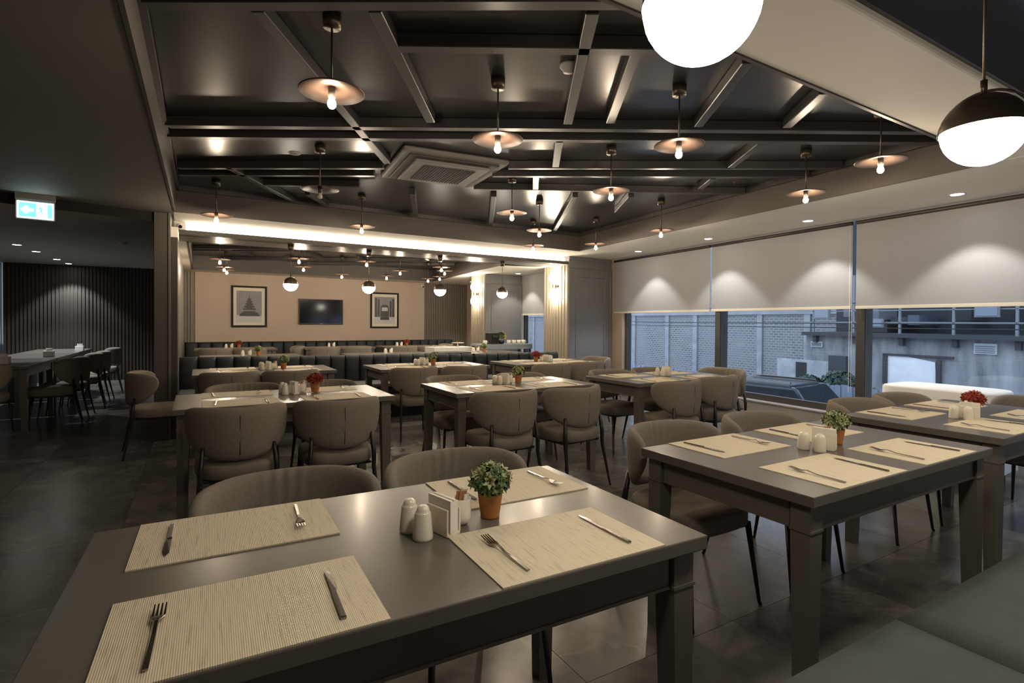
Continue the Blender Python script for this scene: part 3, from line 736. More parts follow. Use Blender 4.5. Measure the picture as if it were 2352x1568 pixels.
def build_cup():
    e = empty('sugar_packet_cup')
    MB().lathe([(.0,0),(.016,0),(.026,.010),(.027,.020),(.027,.068),(.0245,.070),(.0235,.020),(.0,.018)], 22, cap=False).obj('cup', M_cer, e)
    for k in range(7):
        a = k*2*PI/7; x, y = .012*math.cos(a), .012*math.sin(a)
        mb = MB().box(-.009,.009,-.002,.002,.0,.062+.006*math.sin(k*2.1))
        o = mb.obj('packet', M_brown if k in (2,3,4) else M_napkin, e); o.location = (x,y,.026); o.rotation_euler = (.12*math.sin(a), .12*math.cos(a), a*.7)
    return e
def leaf_cloud(n, R, zc, long, wid, mats2, seed, upb=.25):
    rnd = random.Random(seed); A, B = MB(), MB()
    for i in range(n):
        th = rnd.uniform(0, 2*PI); ph = math.acos(rnd.uniform(-.35, 1))
        d = Vector((math.sin(ph)*math.cos(th), math.sin(ph)*math.sin(th), math.cos(ph)))
        c = Vector((0,0,zc))+Vector((d.x*R, d.y*R, d.z*R*.8))*rnd.uniform(.72, 1.0)
        if c.z < zc-.6*R: continue
        tgt = A if rnd.random() < .6 else B
        a = d.orthogonal().normalized(); b = d.cross(a); rot = rnd.uniform(0, 6)
        for k in range(6):
            t = rot+k*PI/3; o = (a*math.cos(t)+b*math.sin(t)); s = d.cross(o)
            f = rnd.uniform(.75, 1.15)*long
            p0 = c-d*.004; p1 = c+o*f*.5+d*f*.35; p2 = c+o*f+d*f*.55
            tgt.add([p0-s*wid*.35, p0+s*wid*.35, p1+s*wid*.6, p1-s*wid*.6, p2], [(0,1,2,3),(3,2,4)])
    return A, B
def build_pot(kind):
    e = empty('potted_plant')
    MB().lathe([(.0,0),(.024,0),(.0265,.003),(.026,.008),(.0295,.03),(.034,.062),(.0345,.068),(.031,.069),(.029,.058),(.0,.056)], 24, cap=False).obj('pot', M_terra, e)
    MB().lathe([(.0,.060),(.030,.058)], 18, cap=False).obj('soil', M_soil, e)
    if kind == 'green':
        A, B = leaf_cloud(95, .052, .100, .020, .0085, None, 3)
        a = A.obj('foliage', M_leaf, e); b = B.obj('foliage', M_leaf2, e)
    else:
        A, B = leaf_cloud(60, .050, .096, .026, .007, None, 5)
        A.v += B.v if False else []
        a = A.obj('petals', M_red, e); b = B.obj('petals', M_red, e)
    MB().lathe([(.0,.058),(.022,.066),(.034,.09),(.026,.112),(.0,.118)], 14, cap=False).obj('stems', mat('dark_stems', (.03,.045,.02), .8), e)
    for x in (a, b): x['kind'] = 'stuff'
    return e

# ------------------------------------------------------------------ tables in the dining room
TABLES = {   # centre x, y, description, set offset (x, y), plant
 'N':  (.446, 1.305, 'nearest table', (.035,-.01), 'green', 1),
 'R':  (2.325, 1.325, 'table right of the nearest one', (-.07,-.0), 'green', 1),
 'RR': (3.97, 1.375, 'table at the right edge', (-.21,-.03), 'red', 1),
 'T4': (.545, 4.12, 'left table of the middle row', (-.0,.09), 'red', 1),
 'T5': (2.335, 4.0, 'centre table of the middle row', (-.11,.04), 'green', 1),
 'T6': (4.02, 3.86, 'window table of the middle row', (.02,.06), None, 1),
 'T7': (.63, 6.36, 'left table before the banquette', (-.03,.0), 'green', 1),
 'T8': (2.41, 6.15, 'centre table before the banquette', (-.10,.08), 'green', 1),
 'T9': (4.10, 6.04, 'right table before the banquette', (.05,.02), 'red', -1),
}
for k, (x, y, d, so, plant, dr) in TABLES.items():
    th = -.022 if k == 'N' else 0.
    def T(px, py, cx=x, cy=y, t=th): return (cx+(px-cx)*math.cos(t)-(py-cy)*math.sin(t), cy+(px-cx)*math.sin(t)+(py-cy)*math.cos(t), TH)
    place('table', build_table, (x,y,0), th, 'grey taupe square legged dining table: the '+d, 'table', 'dining tables in the main room')
    for sx, wx in ((-1,'left'),(1,'right')):
        for sy, wy in ((-1,'front'),(1,'back')):
            mx_ = x+sx*(.30 if k != 'N' else (.36 if sx < 0 else .315)); my_ = y+sy*(TD/2-.148-.004)
            if k == 'N' and sx > 0 and sy > 0: mx_ = x+.42
            jit = random.uniform(-.015,.015) if k not in 'NR' else 0
            place('mat', build_mat_single, T(mx_,my_), jit+th, 'beige woven placemat, %s %s on the %s' % (wy, wx, d), 'placemat', 'beige woven placemats')
            rz = 0 if sy < 0 else PI
            for part, px in (('fork',-.145),('knife',.15)):
                ox, oy = (px, -.01+random.uniform(-.015,.015)); c_, s_ = math.cos(rz), math.sin(rz)
                place(part, build_fork if part == 'fork' else build_knife, Vector(T(mx_+ox*c_-oy*s_, my_+ox*s_+oy*c_))+Vector((0,0,.0032)), rz+random.uniform(-.10,.10),
                      'steel %s on the %s %s placemat of the %s' % (part, wy, wx, d), part, 'cutlery on the placemats')
    bx, by = x+so[0], y+so[1]
    X = lambda v: bx+dr*v
    sk, sb = ('shaker_dome', build_shaker_dome) if k in ('R','RR','T5','T8') else ('shaker', build_shaker)
    place(sk, sb, (X(0),by-.045,TH), 0, 'cream ceramic shaker, front one of the pair on the %s' % d, 'shaker', 'cream ceramic shakers')
    place(sk, sb, (X(-.012),by+.018,TH), 0, 'cream ceramic shaker, back one of the pair on the %s' % d, 'shaker', 'cream ceramic shakers')
    place('napkins', build_napkins, (X(.062),by-.03,TH), .25, 'cream napkin holder with white napkins on the %s' % d, 'napkin holder', 'napkin holders')
    place('cup', build_cup, (X(.125),by+.0,TH), .5, 'cream cup of sugar packets on the %s' % d, 'cup', 'cups of sugar packets')
    if plant: place('pot_'+plant, lambda: build_pot(plant), (X(.215),by+.005,TH), x, ('small green leafy plant in a terracotta pot on the %s' if plant == 'green' else 'small red flowering plant in a terracotta pot on the %s') % d, 'potted plant', 'potted plants on the tables')
# chairs
CH = [ # x, y, rot, label
 (.25,1.72,PI,'left chair behind the nearest table'), (.82,1.72,PI,'right chair behind the nearest table'),
 (2.0,1.76,PI,'left chair behind the table right of the nearest one'), (2.66,1.74,PI,'right chair behind the table right of the nearest one'),
 (3.74,1.77,PI,'left chair behind the table at the right edge'), (4.33,1.78,PI,'middle chair behind the table at the right edge'), (4.90,1.30,PI/2,'rightmost chair at the table by the right edge'),
 (.21,3.70,0,'front left chair of the left middle table'), (.80,3.70,0,'front right chair of the left middle table'), (.31,4.53,PI,'back left chair of the left middle table'), (.89,4.50,PI,'back right chair of the left middle table'),
 (1.965,3.52,.04,'front left chair of the centre middle table'), (2.56,3.50,.12,'front right chair of the centre middle table'), (2.0,4.38,PI,'back left chair of the centre middle table'), (2.685,4.34,PI,'back right chair of the centre middle table'),
 (3.67,3.44,.08,'front left chair of the window table'), (4.32,3.55,.1,'front right chair of the window table'), (3.72,4.22,PI,'back left chair of the window table'), (4.30,4.22,PI,'back middle chair of the window table'), (4.90,3.90,PI/2+.1,'chair at the window end of the window table'),
 (.28,6.02,0,'front left chair of the left banquette table'), (.83,5.96,0,'front right chair of the left banquette table'), (-.33,6.22,-PI/2+.1,'lone chair standing beside the dark pillar'),
 (2.065,5.72,0,'front left chair of the centre banquette table'), (2.67,5.69,0,'front right chair of the centre banquette table'),
 (3.755,5.50,.05,'front left chair of the right banquette table'), (4.345,5.58,.05,'front right chair of the right banquette table'), (4.85,6.02,PI/2,'chair at the column end of the right banquette table'),
]
for x, y, r, l in CH:
    place('chair', build_chair, (x,y,0), r, 'taupe upholstered tub chair, '+l, 'chair', 'taupe tub chairs in the main room')

# ------------------------------------------------------------------ banquettes
def banquette(name, x0, x1, y0, ztops, depth, n, label, m=M_navy, skew=0.):
    e = empty(name, (x0, y0, 0)); e.rotation_euler.z = skew; tag(e, label, 'banquette')
    L = x1-x0
    MB().box(.02,L-.02,.20,depth,0,.28).obj('plinth', M_black, e)
    MB().box(0,L,.06,depth,.28,.44).obj('seat_base', m, e, bevel=.015)
    ns = max(2, int(L/1.2)); sw = L/ns
    for i in range(ns): MB().box(i*sw+.004,(i+1)*sw-.004,.03,depth-.16,.42,.475).obj('seat_cushion', mat('grey_seat', (.11,.115,.115), .7) if m is M_navy else m, e, bevel=.02)
    MB().box(0,L,depth-.07,depth,.2,ztops[0]-.03).obj('back_board', m, e, bevel=.01)
    cw = L/n
    for i in range(n):
        zt = ztops[0]+(ztops[1]-ztops[0])*(i+.5)/n
        mb = MB(); K = 8; prof = []
        for k in range(K+1):
            a = PI*k/K; prof.append((i*cw+cw/2-cw/2*.985*math.cos(a), depth-.09-.055*math.sin(a)**.6))
        vs = []; zs = [.47, .62, zt-.05, zt-.015, zt]; ins = [0, 0, 0, .02, .05]
        for z, dd in zip(zs, ins):
            for px, py in prof: vs.append((px, min(py+dd, depth-.03), z))
        fs = []; w_ = K+1
        for a in range(len(zs)-1):
            for k in range(K): fs.append((a*w_+k, a*w_+k+1, (a+1)*w_+k+1, (a+1)*w_+k))
        # top cap and rear
        top = len(vs); vs += [(i*cw+.002, depth, zt-.012), (i*cw+cw-.002, depth, zt-.012), (i*cw+.002, depth, .3), (i*cw+cw-.002, depth, .3)]
        fs.append(tuple([(len(zs)-1)*w_+k for k in range(w_)]+[top+1, top])); fs.append((top, top+1, top+3, top+2))
        mb.add(vs, fs, True).obj('channel', m, e)
    return e
banquette('banquette', -.19, 3.62, 6.80, (.845,.80), .66, 20, 'long channelled navy velvet banquette in the middle of the room')
banquette('banquette', 3.66, 5.20, 6.78, (.795,.79), .66, 8, 'short navy velvet banquette section next to the column')
banquette('banquette', -.20, 5.9, 12.25, (.82,.80), .62, 26, 'navy velvet banquette along the pink back wall', skew=.055)
bn = empty('window_bench', (.55,.2,0)); tag(bn, 'low upholstered bench with teal grey cushions in the right foreground', 'bench')
MB().box(.0,4.1,.06,.50,0,.36).obj('base', M_black, bn)
MB().box(.0,4.1,.0,.53,.34,.41).obj('seat_board', mat('bench_board', (.05,.055,.05), .7), bn, bevel=.01)
for i, (a, b) in enumerate(((.0,1.164),(1.174,2.335),(2.345,3.495),(3.505,4.1))):
    mb = MB(); nx, ny = 14, 8; vs = []; fs = []
    for top in (0,1):
        for ix in range(nx+1):
            for iy in range(ny+1):
                u, v = ix/nx, iy/ny; ed = min(u,1-u)*nx*.5; ev = min(v,1-v)*ny*.5
                k = min(1, min(ed, ev)); h = (.480-.030*(1-k)**2 + .003*math.sin(ix*2.1+iy)*k + .0025*math.sin(ix*1.3)*(1-v)) if top else .405
                vs.append((a+(b-a)*u, -.012+.562*v, h))
    s0 = (nx+1)*(ny+1); idx = lambda t, i_, j_: t*s0+i_*(ny+1)+j_
    for ix in range(nx):
        for iy in range(ny):
            fs.append((idx(1,ix,iy),idx(1,ix+1,iy),idx(1,ix+1,iy+1),idx(1,ix,iy+1))); fs.append((idx(0,ix,iy),idx(0,ix,iy+1),idx(0,ix+1,iy+1),idx(0,ix+1,iy)))
    for ix in range(nx):
        fs.append((idx(0,ix,0),idx(0,ix+1,0),idx(1,ix+1,0),idx(1,ix,0))); fs.append((idx(0,ix,ny),idx(1,ix,ny),idx(1,ix+1,ny),idx(0,ix+1,ny)))
    for iy in range(ny):
        fs.append((idx(0,0,iy),idx(1,0,iy),idx(1,0,iy+1),idx(0,0,iy+1))); fs.append((idx(0,nx,iy),idx(0,nx,iy+1),idx(1,nx,iy+1),idx(1,nx,iy)))
    c = mb.add(vs, fs, True).obj('cushion', M_teal, bn)
# cloth covered table by the window
ct = empty('cloth_covered_table', (5.48,2.06,0)); tag(ct, 'long table under a white cloth beside the right window', 'table')
for sx in (-1,1):
    for sy in (-1,1): MB().box(sx*.2-.02,sx*.2+.02,sy*.32-.02,sy*.32+.02,0,.72).obj('leg', M_black, ct)
vs, fs = [], []; n = 72
rows = [(.0,.758),(.90,.758),(.97,.754),(1.0,.742),(1.01,.6),(1.03,.35),(1.05,.12)]
for sc, z in rows:
    for i in range(n):
        a = 2*PI*i/n; c, s = math.cos(a), math.sin(a); fold = (0 if z > .74 else .02*math.sin(a*14)*(.75-z))
        vs.append((.27*sc*sgn(c)*abs(c)**.35*(1+fold*4), (.40*sc)*sgn(s)*abs(s)**.35*(1+fold*2), z))
for k in range(len(rows)-1):
    for i in range(n): fs.append((k*n+i,k*n+(i+1)%n,(k+1)*n+(i+1)%n,(k+1)*n+i))
MB().add(vs, fs, True).obj('tablecloth', M_cloth, ct)

# ------------------------------------------------------------------ left room
for i, (yc, l) in enumerate(((8.70,'nearest table of the dim left room'),(10.13,'middle table of the dim left room'),(11.56,'farthest table of the dim left room'))):
    place('table', build_table, (-2.03,yc,0), PI/2, 'dark dining table: the '+l, 'table', 'tables in the left room')
    xx = (-1.97,-1.80,-1.70)[i]; yy = (8.45,9.75,11.35)[i]
    hb = empty('napkin_box', (xx,yy,TH)); tag(hb, 'white square napkin box on the '+l, 'napkin box', 'white napkin boxes in the left room')
    MB().box(-.055,.055,-.055,.055,0,.085).obj('box', M_white, hb, bevel=.006)
    MB().box(-.035,.035,-.01,.01,.085,.12).obj('tissue', M_napkin, hb).rotation_euler = (.1,0,.4)
for (x, y, r), l in zip(((-1.52,8.42,PI/2+.15),(-1.50,8.98,PI/2),(-1.46,9.85,PI/2+.1),(-1.44,10.42,PI/2),(-1.42,11.55,PI/2+.1)), ('nearest','second','third','fourth','farthest')):
    place('chair', build_chair, (x,y,0), r, 'shadowed tub chair, %s along the left room tables' % l, 'chair', 'tub chairs in the left room')
place('chair', build_chair, (-2.05,7.95,0), 0, 'shadowed tub chair at the near end of the left room tables', 'chair', 'tub chairs in the left room')
lb = empty('left_bench', (-2.95,11.6,0)); lb.name = 'bench_seat'; tag(lb, 'dark upholstered bench back at the far left before the slatted wall', 'bench')
MB().box(0,.5,-.8,.8,0,.44).obj('seat', M_navy, lb, bevel=.02); MB().box(-.08,.06,-.8,.8,.3,.86).obj('backrest', M_navy, lb, bevel=.03)

# ------------------------------------------------------------------ back room furniture
for x, y, d in ((.62,11.35,'left table before the back wall'), (2.45,11.2,'centre table before the back wall'), (3.95,11.0,'right table before the back wall'),
                (.70,8.9,'left table just behind the banquette'), (2.70,8.62,'centre table just behind the banquette'), (4.25,8.42,'right table just behind the banquette')):
    place('table', build_table, (x,y,0), 0, 'far dining table: the '+d, 'table', 'dining tables in the back room')
    q = 1 if y > 9.5 else 1
    ix = {.62:.50, 2.45:2.33, 3.95:3.68, .70:.62, 2.70:2.70, 4.25:4.20}[x]
    for kk, (dx, dy) in enumerate(((0,-.03),(.01,.03))):
        place('shaker', build_shaker, (ix+dx-.05,y+dy,TH), 0, 'tiny cream shaker, %s on the %s' % (('front one','back one')[kk], d), 'shaker', 'cream ceramic shakers')
    place('cup', build_cup, (ix+.05,y,TH), 0, 'tiny cream cup of packets on the %s' % d, 'cup', 'cups of sugar packets')
    kind = {.62:'red', 3.95:'red', .70:'green', 4.25:'green'}.get(x)
    if kind: place('pot_'+kind, lambda: build_pot(kind), (ix+.17,y,TH), 0, 'tiny %s potted plant on the %s' % (kind, d), 'potted plant', 'potted plants on the tables')
for (x, y, r), l in zip(((.275,10.88,0),(.82,10.86,0),(1.56,11.15,PI/2),(2.11,10.72,0),(2.71,10.68,0),(3.61,10.52,0),(4.20,10.54,0),(4.62,10.95,PI/2),(2.36,8.24,0),(2.96,8.22,0)),
        ('front left before the left picture','front right before the left picture','side chair left of the television','front left below the television','front right below the television','front left before the slatted strip','front right before the slatted strip','end chair before the slatted strip','left one just behind the banquette','right one just behind the banquette')):
    place('chair', build_chair, (x,y,0), r, 'distant tub chair, '+l, 'chair', 'tub chairs in the back room')
# pictures and television on the back wall
BWR = math.atan2(BU.y, BU.x)
def on_wall(name, u, z, label, cat):
    p = bp(u, .002); e = empty(name, (p[0],p[1],z), BWR); return tag(e, label, cat)
def picture(u, z, w, h, label):
    e = on_wall('framed_picture', u, z, label, 'picture')
    t = .04
    for x0,x1,z0,z1 in ((-w/2,w/2,h/2-t,h/2),(-w/2,w/2,-h/2,-h/2+t),(-w/2,-w/2+t,-h/2+t,h/2-t),(w/2-t,w/2,-h/2+t,h/2-t)):
        MB().box(x0,x1,-.03,0,z0,z1).obj('frame_bar', mat('black_wood', (.012,.011,.010), .6, spec=.25), e)
    MB().box(-w/2+t,w/2-t,-.012,0,-h/2+t,h/2-t).obj('mount', M_paper, e)
    a, b = w/2-t-.065, h/2-t-.07
    pr = MB().box(-a,a,-.016,-.012,-b,b).obj('print', M_print0, e)
    return e, pr, a, b
e, pr, a, b = picture(1.025, 1.578, .71, .90, 'framed dark winter photograph of a tiered monument, left on the pink wall')
def fl_(pts, m, n='printed_shape', d=0): flat(pts, -.018-d, -.016, n, m, pr)
fl_([(-a,-b),(a,-b),(a,-.62*b),(-a,-.55*b)], M_print2); fl_([(-.8*a,-.62*b),(.85*a,-.62*b),(.72*a,-.42*b),(.4*a,-.30*b),(-.4*a,-.30*b),(-.72*a,-.45*b)], M_print1, d=.001)
for k in range(5):
    w_ = (.55-.1*k)*a; z_ = (-.22+.16*k)*b
    fl_([(-w_,z_),(w_,z_),(w_*.85,z_+.11*b),(-w_*.85,z_+.11*b)], M_print1)
    if k < 4: fl_([(-w_*.45,z_+.11*b),(w_*.45,z_+.11*b),(w_*.45,z_+.16*b),(-w_*.45,z_+.16*b)], M_print1)
fl_([(-.03*a,.5*b),(.03*a,.5*b),(.0,.82*b)], M_print1)
e, pr, a, b = picture(4.12, 1.547, .74, .89, 'framed grey photograph of an old tram in a street, right on the pink wall')
fl_([(-a,-b),(a,-b),(a,-.5*b),(-a,-.5*b)], M_print2)
for x0, x1, z1 in ((-.95,-.75,.9),(-.68,-.5,.8),(.5,.68,.7),(.75,.95,.85)): fl_([(x0*a,-.5*b),(x1*a,-.5*b),(x1*a,z1*b),(x0*a,z1*b)], M_print1)
fl_([(-.42*a,-.45*b),(.42*a,-.45*b),(.38*a,.3*b),(.2*a,.42*b),(-.2*a,.42*b),(-.38*a,.3*b)], M_print1, d=.001); fl_([(-.45*a,-.72*b),(.45*a,-.72*b),(.42*a,-.47*b),(-.42*a,-.47*b)], M_print1, d=.002)
fl_([(-.3*a,-.05*b),(.3*a,-.05*b),(.28*a,.22*b),(-.28*a,.22*b)], M_print2, d=.002)
tv = on_wall('television', 2.56, 1.487, 'black flat television on the pink wall', 'television')
MB().box(-.505,.505,-.05,-.012,-.295,.295).obj('bezel', M_black, tv, bevel=.005); MB().box(-.49,.49,-.053,-.05,-.27,.28).obj('screen', M_screen, tv)
MB().box(-.03,.03,-.054,-.05,-.287,-.278).obj('badge', M_steel, tv); MB().box(-.15,.15,-.012,0,-.12,.12).obj('wall_bracket', M_black, tv)
# service console before the far column
sc = empty('service_console', (4.70,9.15,0)); tag(sc, 'grey service console before the far column', 'console')
MB().box(0,1.15,0,.5,.80,.84).obj('top', mat('blue_grey_top', (.26,.29,.31), .35), sc, bevel=.004); MB().box(.0,1.15,.0,.02,.74,.80).obj('apron_rail', mat('blue_grey_top', (.26,.29,.31), .35), sc)
for x in (.02,1.09):
    for y in (.02,.44): MB().box(x,x+.04,y,y+.04,0,.80).obj('leg', M_frame, sc)
MB().box(.04,1.11,.05,.45,.25,.28).obj('shelf', M_frame, sc)
cm = empty('coffee_machine', (5.03,9.35,.84)); tag(cm, 'small black coffee machine on the service console', 'coffee machine')
MB().box(-.09,.09,-.12,.12,0,.22).obj('body', M_black, cm, bevel=.01); MB().box(-.07,.07,-.17,-.12,.0,.02).obj('drip_tray', M_frame, cm); MB().box(-.05,.05,-.15,-.12,.13,.18).obj('spout', M_frame, cm)
fp = empty('flower_arrangement', (5.23,9.35,.84)); tag(fp, 'yellow and green flower arrangement on the service console', 'flowers')
MB().lathe([(.0,0),(.05,0),(.07,.03),(.075,.07),(.065,.07),(.0,.06)], 18, cap=False).obj('bowl', M_black, fp)
A, B = leaf_cloud(40, .085, .15, .045, .02, None, 9); x = A.obj('leaves', M_leaf, fp); x['kind'] = 'stuff'; x = B.obj('blooms', mat('yellow_bloom', (.62,.50,.12), .6), fp); x['kind'] = 'stuff'
MB().tube([(.03,0,.1),(.06,.0,.26)], .004, 6).obj('stem', M_leaf, fp)
def build_teacup():
    e = empty('coffee_cup')
    MB().lathe([(.0,0),(.03,0),(.042,.03),(.045,.075),(.041,.075),(.03,.01),(.0,.008)], 18, cap=False).obj('bowl', M_cer, e)
    MB().tube([(.043,0,.06),(.065,0,.05),(.06,0,.03),(.038,0,.02)], .005, 6).obj('handle', M_cer, e); return e
for x, l in ((4.85,'left of the black coffee machine'),(5.38,'right of the flowers'),(5.50,'second right of the flowers'),(5.62,'third right of the flowers'),(5.73,'at the right end')):
    place('teacup', build_teacup, (x,9.3,.84), 0, 'white cup on the service console, '+l, 'cup', 'white cups on the service console')
# white buffet table left of the far column
bt = empty('buffet_table', (4.36,9.93,0)); tag(bt, 'white clothed buffet table left of the far column', 'table')
MB().box(-.42,.42,-.25,.25,.74,.77).obj('top', M_cloth, bt, bevel=.006); MB().box(-.42,.42,-.25,.25,.2,.74).obj('cloth_skirt', M_cloth, bt)
st = empty('cake_stand', (4.55,9.93,.77)); tag(st, 'pale tiered stand on the white buffet table', 'stand')
MB().lathe([(.0,0),(.05,0),(.012,.02),(.012,.07),(.13,.075),(.13,.085),(.0,.085)], 20, cap=False).obj('plate', M_cer, st); MB().tube([(0,0,.08),(0,0,.16)], .006, 8).obj('handle', M_steel, st)
by_ = empty('serving_tray', (4.15,9.9,.77)); tag(by_, 'white serving tray with cups on the white buffet table', 'tray')
MB().box(-.12,.12,-.09,.09,0,.015).obj('tray_base', M_white, by_, bevel=.004); MB().box(-.12,-.11,-.09,.09,.015,.03).obj('tray_rim', M_white, by_); MB().box(.11,.12,-.09,.09,.015,.03).obj('tray_rim', M_white, by_)

# ------------------------------------------------------------------ outside, one storey lower
def op(d0, y): return (6.056+d0+.0824*(y-1.739), y)      # point on a line parallel to the window wall
GZ = -1.46
struct('ground', MB().box(6.7,40,-12,60,GZ-.2,GZ), mat('asphalt', (.34,.34,.34), .9, var=.15, vscale=2), 'grey yard outside the windows')
bw = empty('brick_building', (*op(12.3,10.6),GZ)); tag(bw, 'grey brick building with pale concrete columns seen through the left windows', 'building')
O = Vector(bw.location)
def ob(y0, y1, d0, d1, z0, z1): return MB().prism([tuple(Vector(op(d0,y0))-O.xy), tuple(Vector(op(d0,y1))-O.xy), tuple(Vector(op(d1,y1))-O.xy), tuple(Vector(op(d1,y0))-O.xy)], z0-GZ, z1-GZ)
ys = [8.0, 9.6, 11.2, 13.2, 15.1, 16.6, 18.4, 20.9, 23, 26, 29, 32, 35, 38, 42, 46]
for i in range(len(ys)-1):
    ob(ys[i]+.12, ys[i+1]-.12, 12.05, 12.4, GZ, 6).obj('brick_panel', M_brick, bw)
for y in ys: ob(y-.12, y+.12, 11.98, 12.4, GZ, 6).obj('concrete_column', mat('pale_concrete', (.30,.30,.31), .9, var=.15, vscale=3), bw)
for z in (1.62, -1.35): ob(8.0, 46, 11.95, 12.0, z, z+.22).obj('concrete_band', mat('pale_concrete', (.5,.5,.5), .9), bw)
cb = empty('concrete_building', (*op(9.3,4.0),GZ)); tag(cb, 'stained grey concrete building with a dark upper gallery outside the right window', 'building'); O = Vector(cb.location)
ob(-9, 9.35, 9, 9.4, GZ, 1.02).obj('lower_wall', M_conc, cb)
ob(-9, 9.35, 10.6, 11, .9, 6).obj('upper_wall', mat('dark_render', (.035,.037,.042), .85, var=.35, vscale=1.5), cb)
ob(-9, 9.35, 8.75, 10.7, .94, 1.04).obj('gallery_deck', mat('rusty_steel', (.05,.05,.055), .8), cb)
ob(-9, 9.35, 8.78, 8.84, 1.30, 1.34).obj('hand_rail', mat('rail_steel', (.20,.21,.225), .6), cb)
ob(-9, 9.35, 8.78, 8.84, 1.62, 1.645).obj('hand_rail', MATS['rail_steel'], cb)
for k in range(14):
    y = 9.0-k*1.15
    ob(y-.025, y+.025, 8.78, 8.84, 1.04, 2.6).obj('gallery_post', MATS['rail_steel'], cb)
    ob(y-.05, y+.05, 8.85, 9.0, .74, .94).obj('gallery_bracket', MATS['rusty_steel'], cb)
rnd = random.Random(4)
for k in range(44):
    y = rnd.uniform(-2, 9.0); w_ = rnd.uniform(.15,.5); h_ = rnd.uniform(.15,.6); z_ = rnd.uniform(1.04,1.5)
    ob(y-w_/2, y+w_/2, 10.2-rnd.random()*.8, 10.5, z_, z_+h_).obj('gallery_clutter', mat('clutter_%d' % (k%4), ((.15,.16,.18),(.06,.06,.065),(.11,.12,.16),(.03,.03,.03))[k%4], .8), cb)
for y, z, w_, h_ in ((4.9,1.45,.45,.28),(7.3,1.2,.5,.22),(8.7,1.42,.45,.35)):
    f = ob(y-w_/2, y+w_/2, 8.70, 8.76, z, z+h_).obj('window_unit', MATS['rail_steel'], cb); ob(y-w_/2+.03, y+w_/2-.03, 8.68, 8.70, z+.03, z+h_-.03).obj('pane', mat('dull_pane', (.22,.24,.28), .3), f)
for y, z, w_, h_ in ((5.0,.62,.42,.24),(3.5,.35,.8,.28),(9.0,.60,.35,.16)):
    f = ob(y-w_/2, y+w_/2, 8.95, 9.02, z, z+h_).obj('wall_vent', mat('vent_frame', (.52,.53,.55), .7), cb)
    for q in range(4): ob(y-w_/2+.03, y+w_/2-.03, 8.93, 8.95, z+.03+q*(h_-.06)/4, z+.03+q*(h_-.06)/4+.02).obj('louvre', mat('vent_slot', (.2,.21,.23), .7), f)
wp_ = MB(); P2 = [(5.95,-.25),(7.05,-.25),(7.05,.48),(6.75,.50),(5.98,.36)]
vs = [(*(Vector(op(8.97,y))-O.xy), z-GZ) for y, z in P2]+[(*(Vector(op(9.01,y))-O.xy), z-GZ) for y, z in P2]
wp_.add(vs, [(0,1,2,3,4),(9,8,7,6,5)]+[(i,5+i,5+(i+1)%5,(i+1)%5) for i in range(5)]).obj('white_patch', mat('fresh_white_render', (.80,.80,.80), .8, var=.06, vscale=4), cb)
ob(7.05, 7.16, 8.93, 9.0, -.25, .5).obj('patch_post', MATS['rusty_steel'], cb); ob(5.85, 5.95, 8.93, 9.0, -.25, .42).obj('patch_post', MATS['rusty_steel'], cb); ob(5.6, 7.16, 8.93, 9.0, .47, .52).obj('patch_lintel', MATS['rusty_steel'], cb)
# doorway piece on the concrete wall
ob(9.3, 9.65, 8.95, 9.02, -.45, .12).obj('dark_doorway', MATS['clutter_3'], cb)
ob(8.6, 10.3, 8.96, 9.01, -.6, .2).obj('pale_patch', mat('pale_patch', (.40,.41,.41), .9, var=.25, vscale=3), cb)
ob(8.1, 8.6, 8.9, 9.02, -.1, .38).obj('wall_opening', MATS['clutter_1'], cb)
# fence of upright corrugated sheets
fc = empty('sheet_fence', (*op(6.2,8.0),GZ)); tag(fc, 'blue grey upright sheet fence across the yard', 'fence'); O = Vector(fc.location)
fm = mat('galvanised_sheet', (.20,.225,.28), .55, var=.15, vscale=3)
for k in range(90):
    y = 3.5+k*.135
    ob(y+.004, y+.131, 6.2+(.02 if k % 2 else 0), 6.235+(.02 if k % 2 else 0), GZ, -.12-.012*(y-6)+.015*math.sin(k*1.7)).obj('fence_sheet', fm, fc)
ob(3.5, 15.5, 6.25, 6.29, -.55, -.48).obj('fence_rail', MATS['rail_steel'], fc)
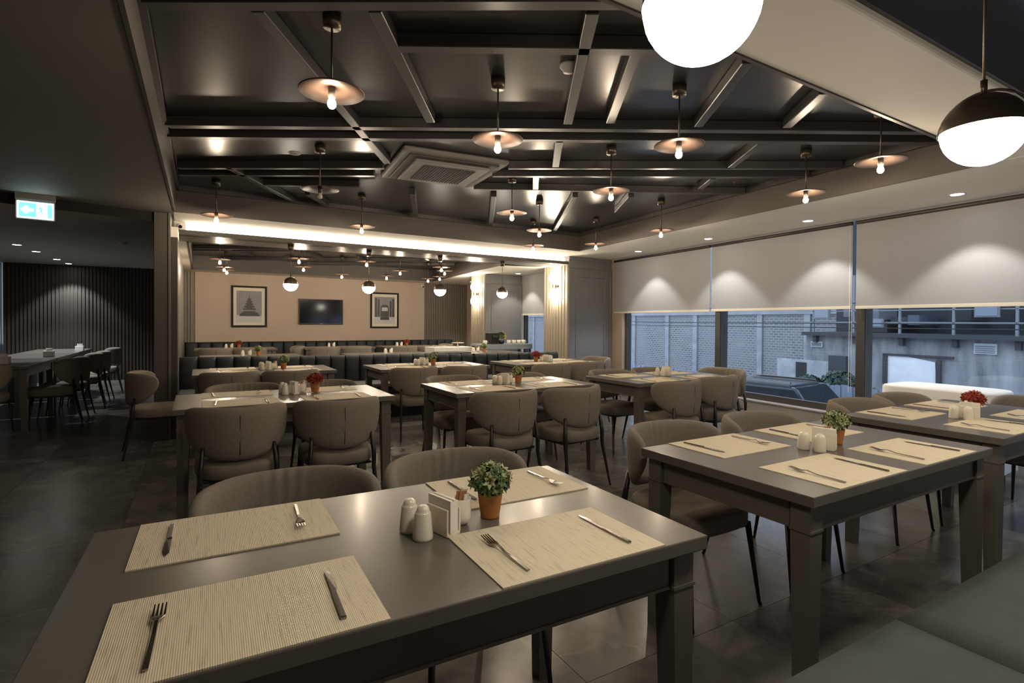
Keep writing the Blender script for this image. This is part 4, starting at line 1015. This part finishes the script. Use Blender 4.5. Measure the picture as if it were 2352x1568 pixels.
# parked car below the window
car = empty('parked_car', (9.95,6.6,GZ+.75)); car.rotation_euler.z = .1; tag(car, 'dark parked car seen from above below the window', 'car')
cmf = mat('car_paint', (.06,.065,.075), .2, coat=.5); gl = mat('car_glass', (.02,.025,.03), .05)
MB().box(-.85,.85,-2.1,2.1,-.45,.30).obj('body', cmf, car, bevel=.12, seg=3)
MB().frus(-.78,.78,-1.2,1.25,.28,-.62,.62,-.75,.85,.82).obj('cabin', gl, car, bevel=.05)
MB().box(-.58,.58,-.62,.72,.80,.85).obj('roof', cmf, car, bevel=.02)
for x in (-.5,.5): MB().box(x-.02,x+.02,-.6,.7,.86,.90).obj('roof_rail', M_steel, car, bevel=.006)
for x in (-.82,.82):
    for y in (-1.3,1.3):
        o = MB().lathe([(.0,-.1),(.31,-.1),(.33,0),(.31,.1),(.0,.1)], 20, cap=False).obj('wheel', M_black, car); o.location = (x,y,-.42); o.rotation_euler = (0,PI/2,0)
# shrubs at the foot of the wall
def shrub(x, y, z, r, label, seed):
    e = empty('shrub', (x,y,GZ)); tag(e, label, 'shrub', 'shrubs outside')
    A, B = leaf_cloud(170, r, z-GZ, r*.22, r*.12, None, seed)
    a = A.obj('foliage', mat('dusk_leaf', (.045,.07,.05), .7), e); b = B.obj('foliage', mat('dusk_leaf2', (.07,.10,.07), .7), e); a['kind'] = b['kind'] = 'stuff'
    MB().tube([(0,0,0),(.05,0,z-GZ)], [.06,.03], 8).obj('trunk', mat('bark', (.05,.04,.03), .9), e)
x, y = op(8.4,8.0); shrub(x,y,-.35,.42,'dark bushy shrub left of the thick mullion outside',1)
x, y = op(8.5,8.95); shrub(x,y,-.45,.32,'smaller dark shrub beside the pale wall patch outside',2)
x, y = op(8.2,7.0); shrub(x,y,-.65,.36,'low dark shrub before the white wall patch outside',3)
# overhead cables
for k, (za, zb) in enumerate(((1.52,1.30),(1.36,1.22),(1.75,1.9))):
    tag(MB().tube([(*op(7,24),za),(*op(7,14),(za+zb)/2-.12),(*op(7,-6),zb)], .012, 5).obj('overhead_cable', M_black), 'thin overhead cable outside the windows, %s of three' % ('middle','lowest','highest')[k], 'cable')
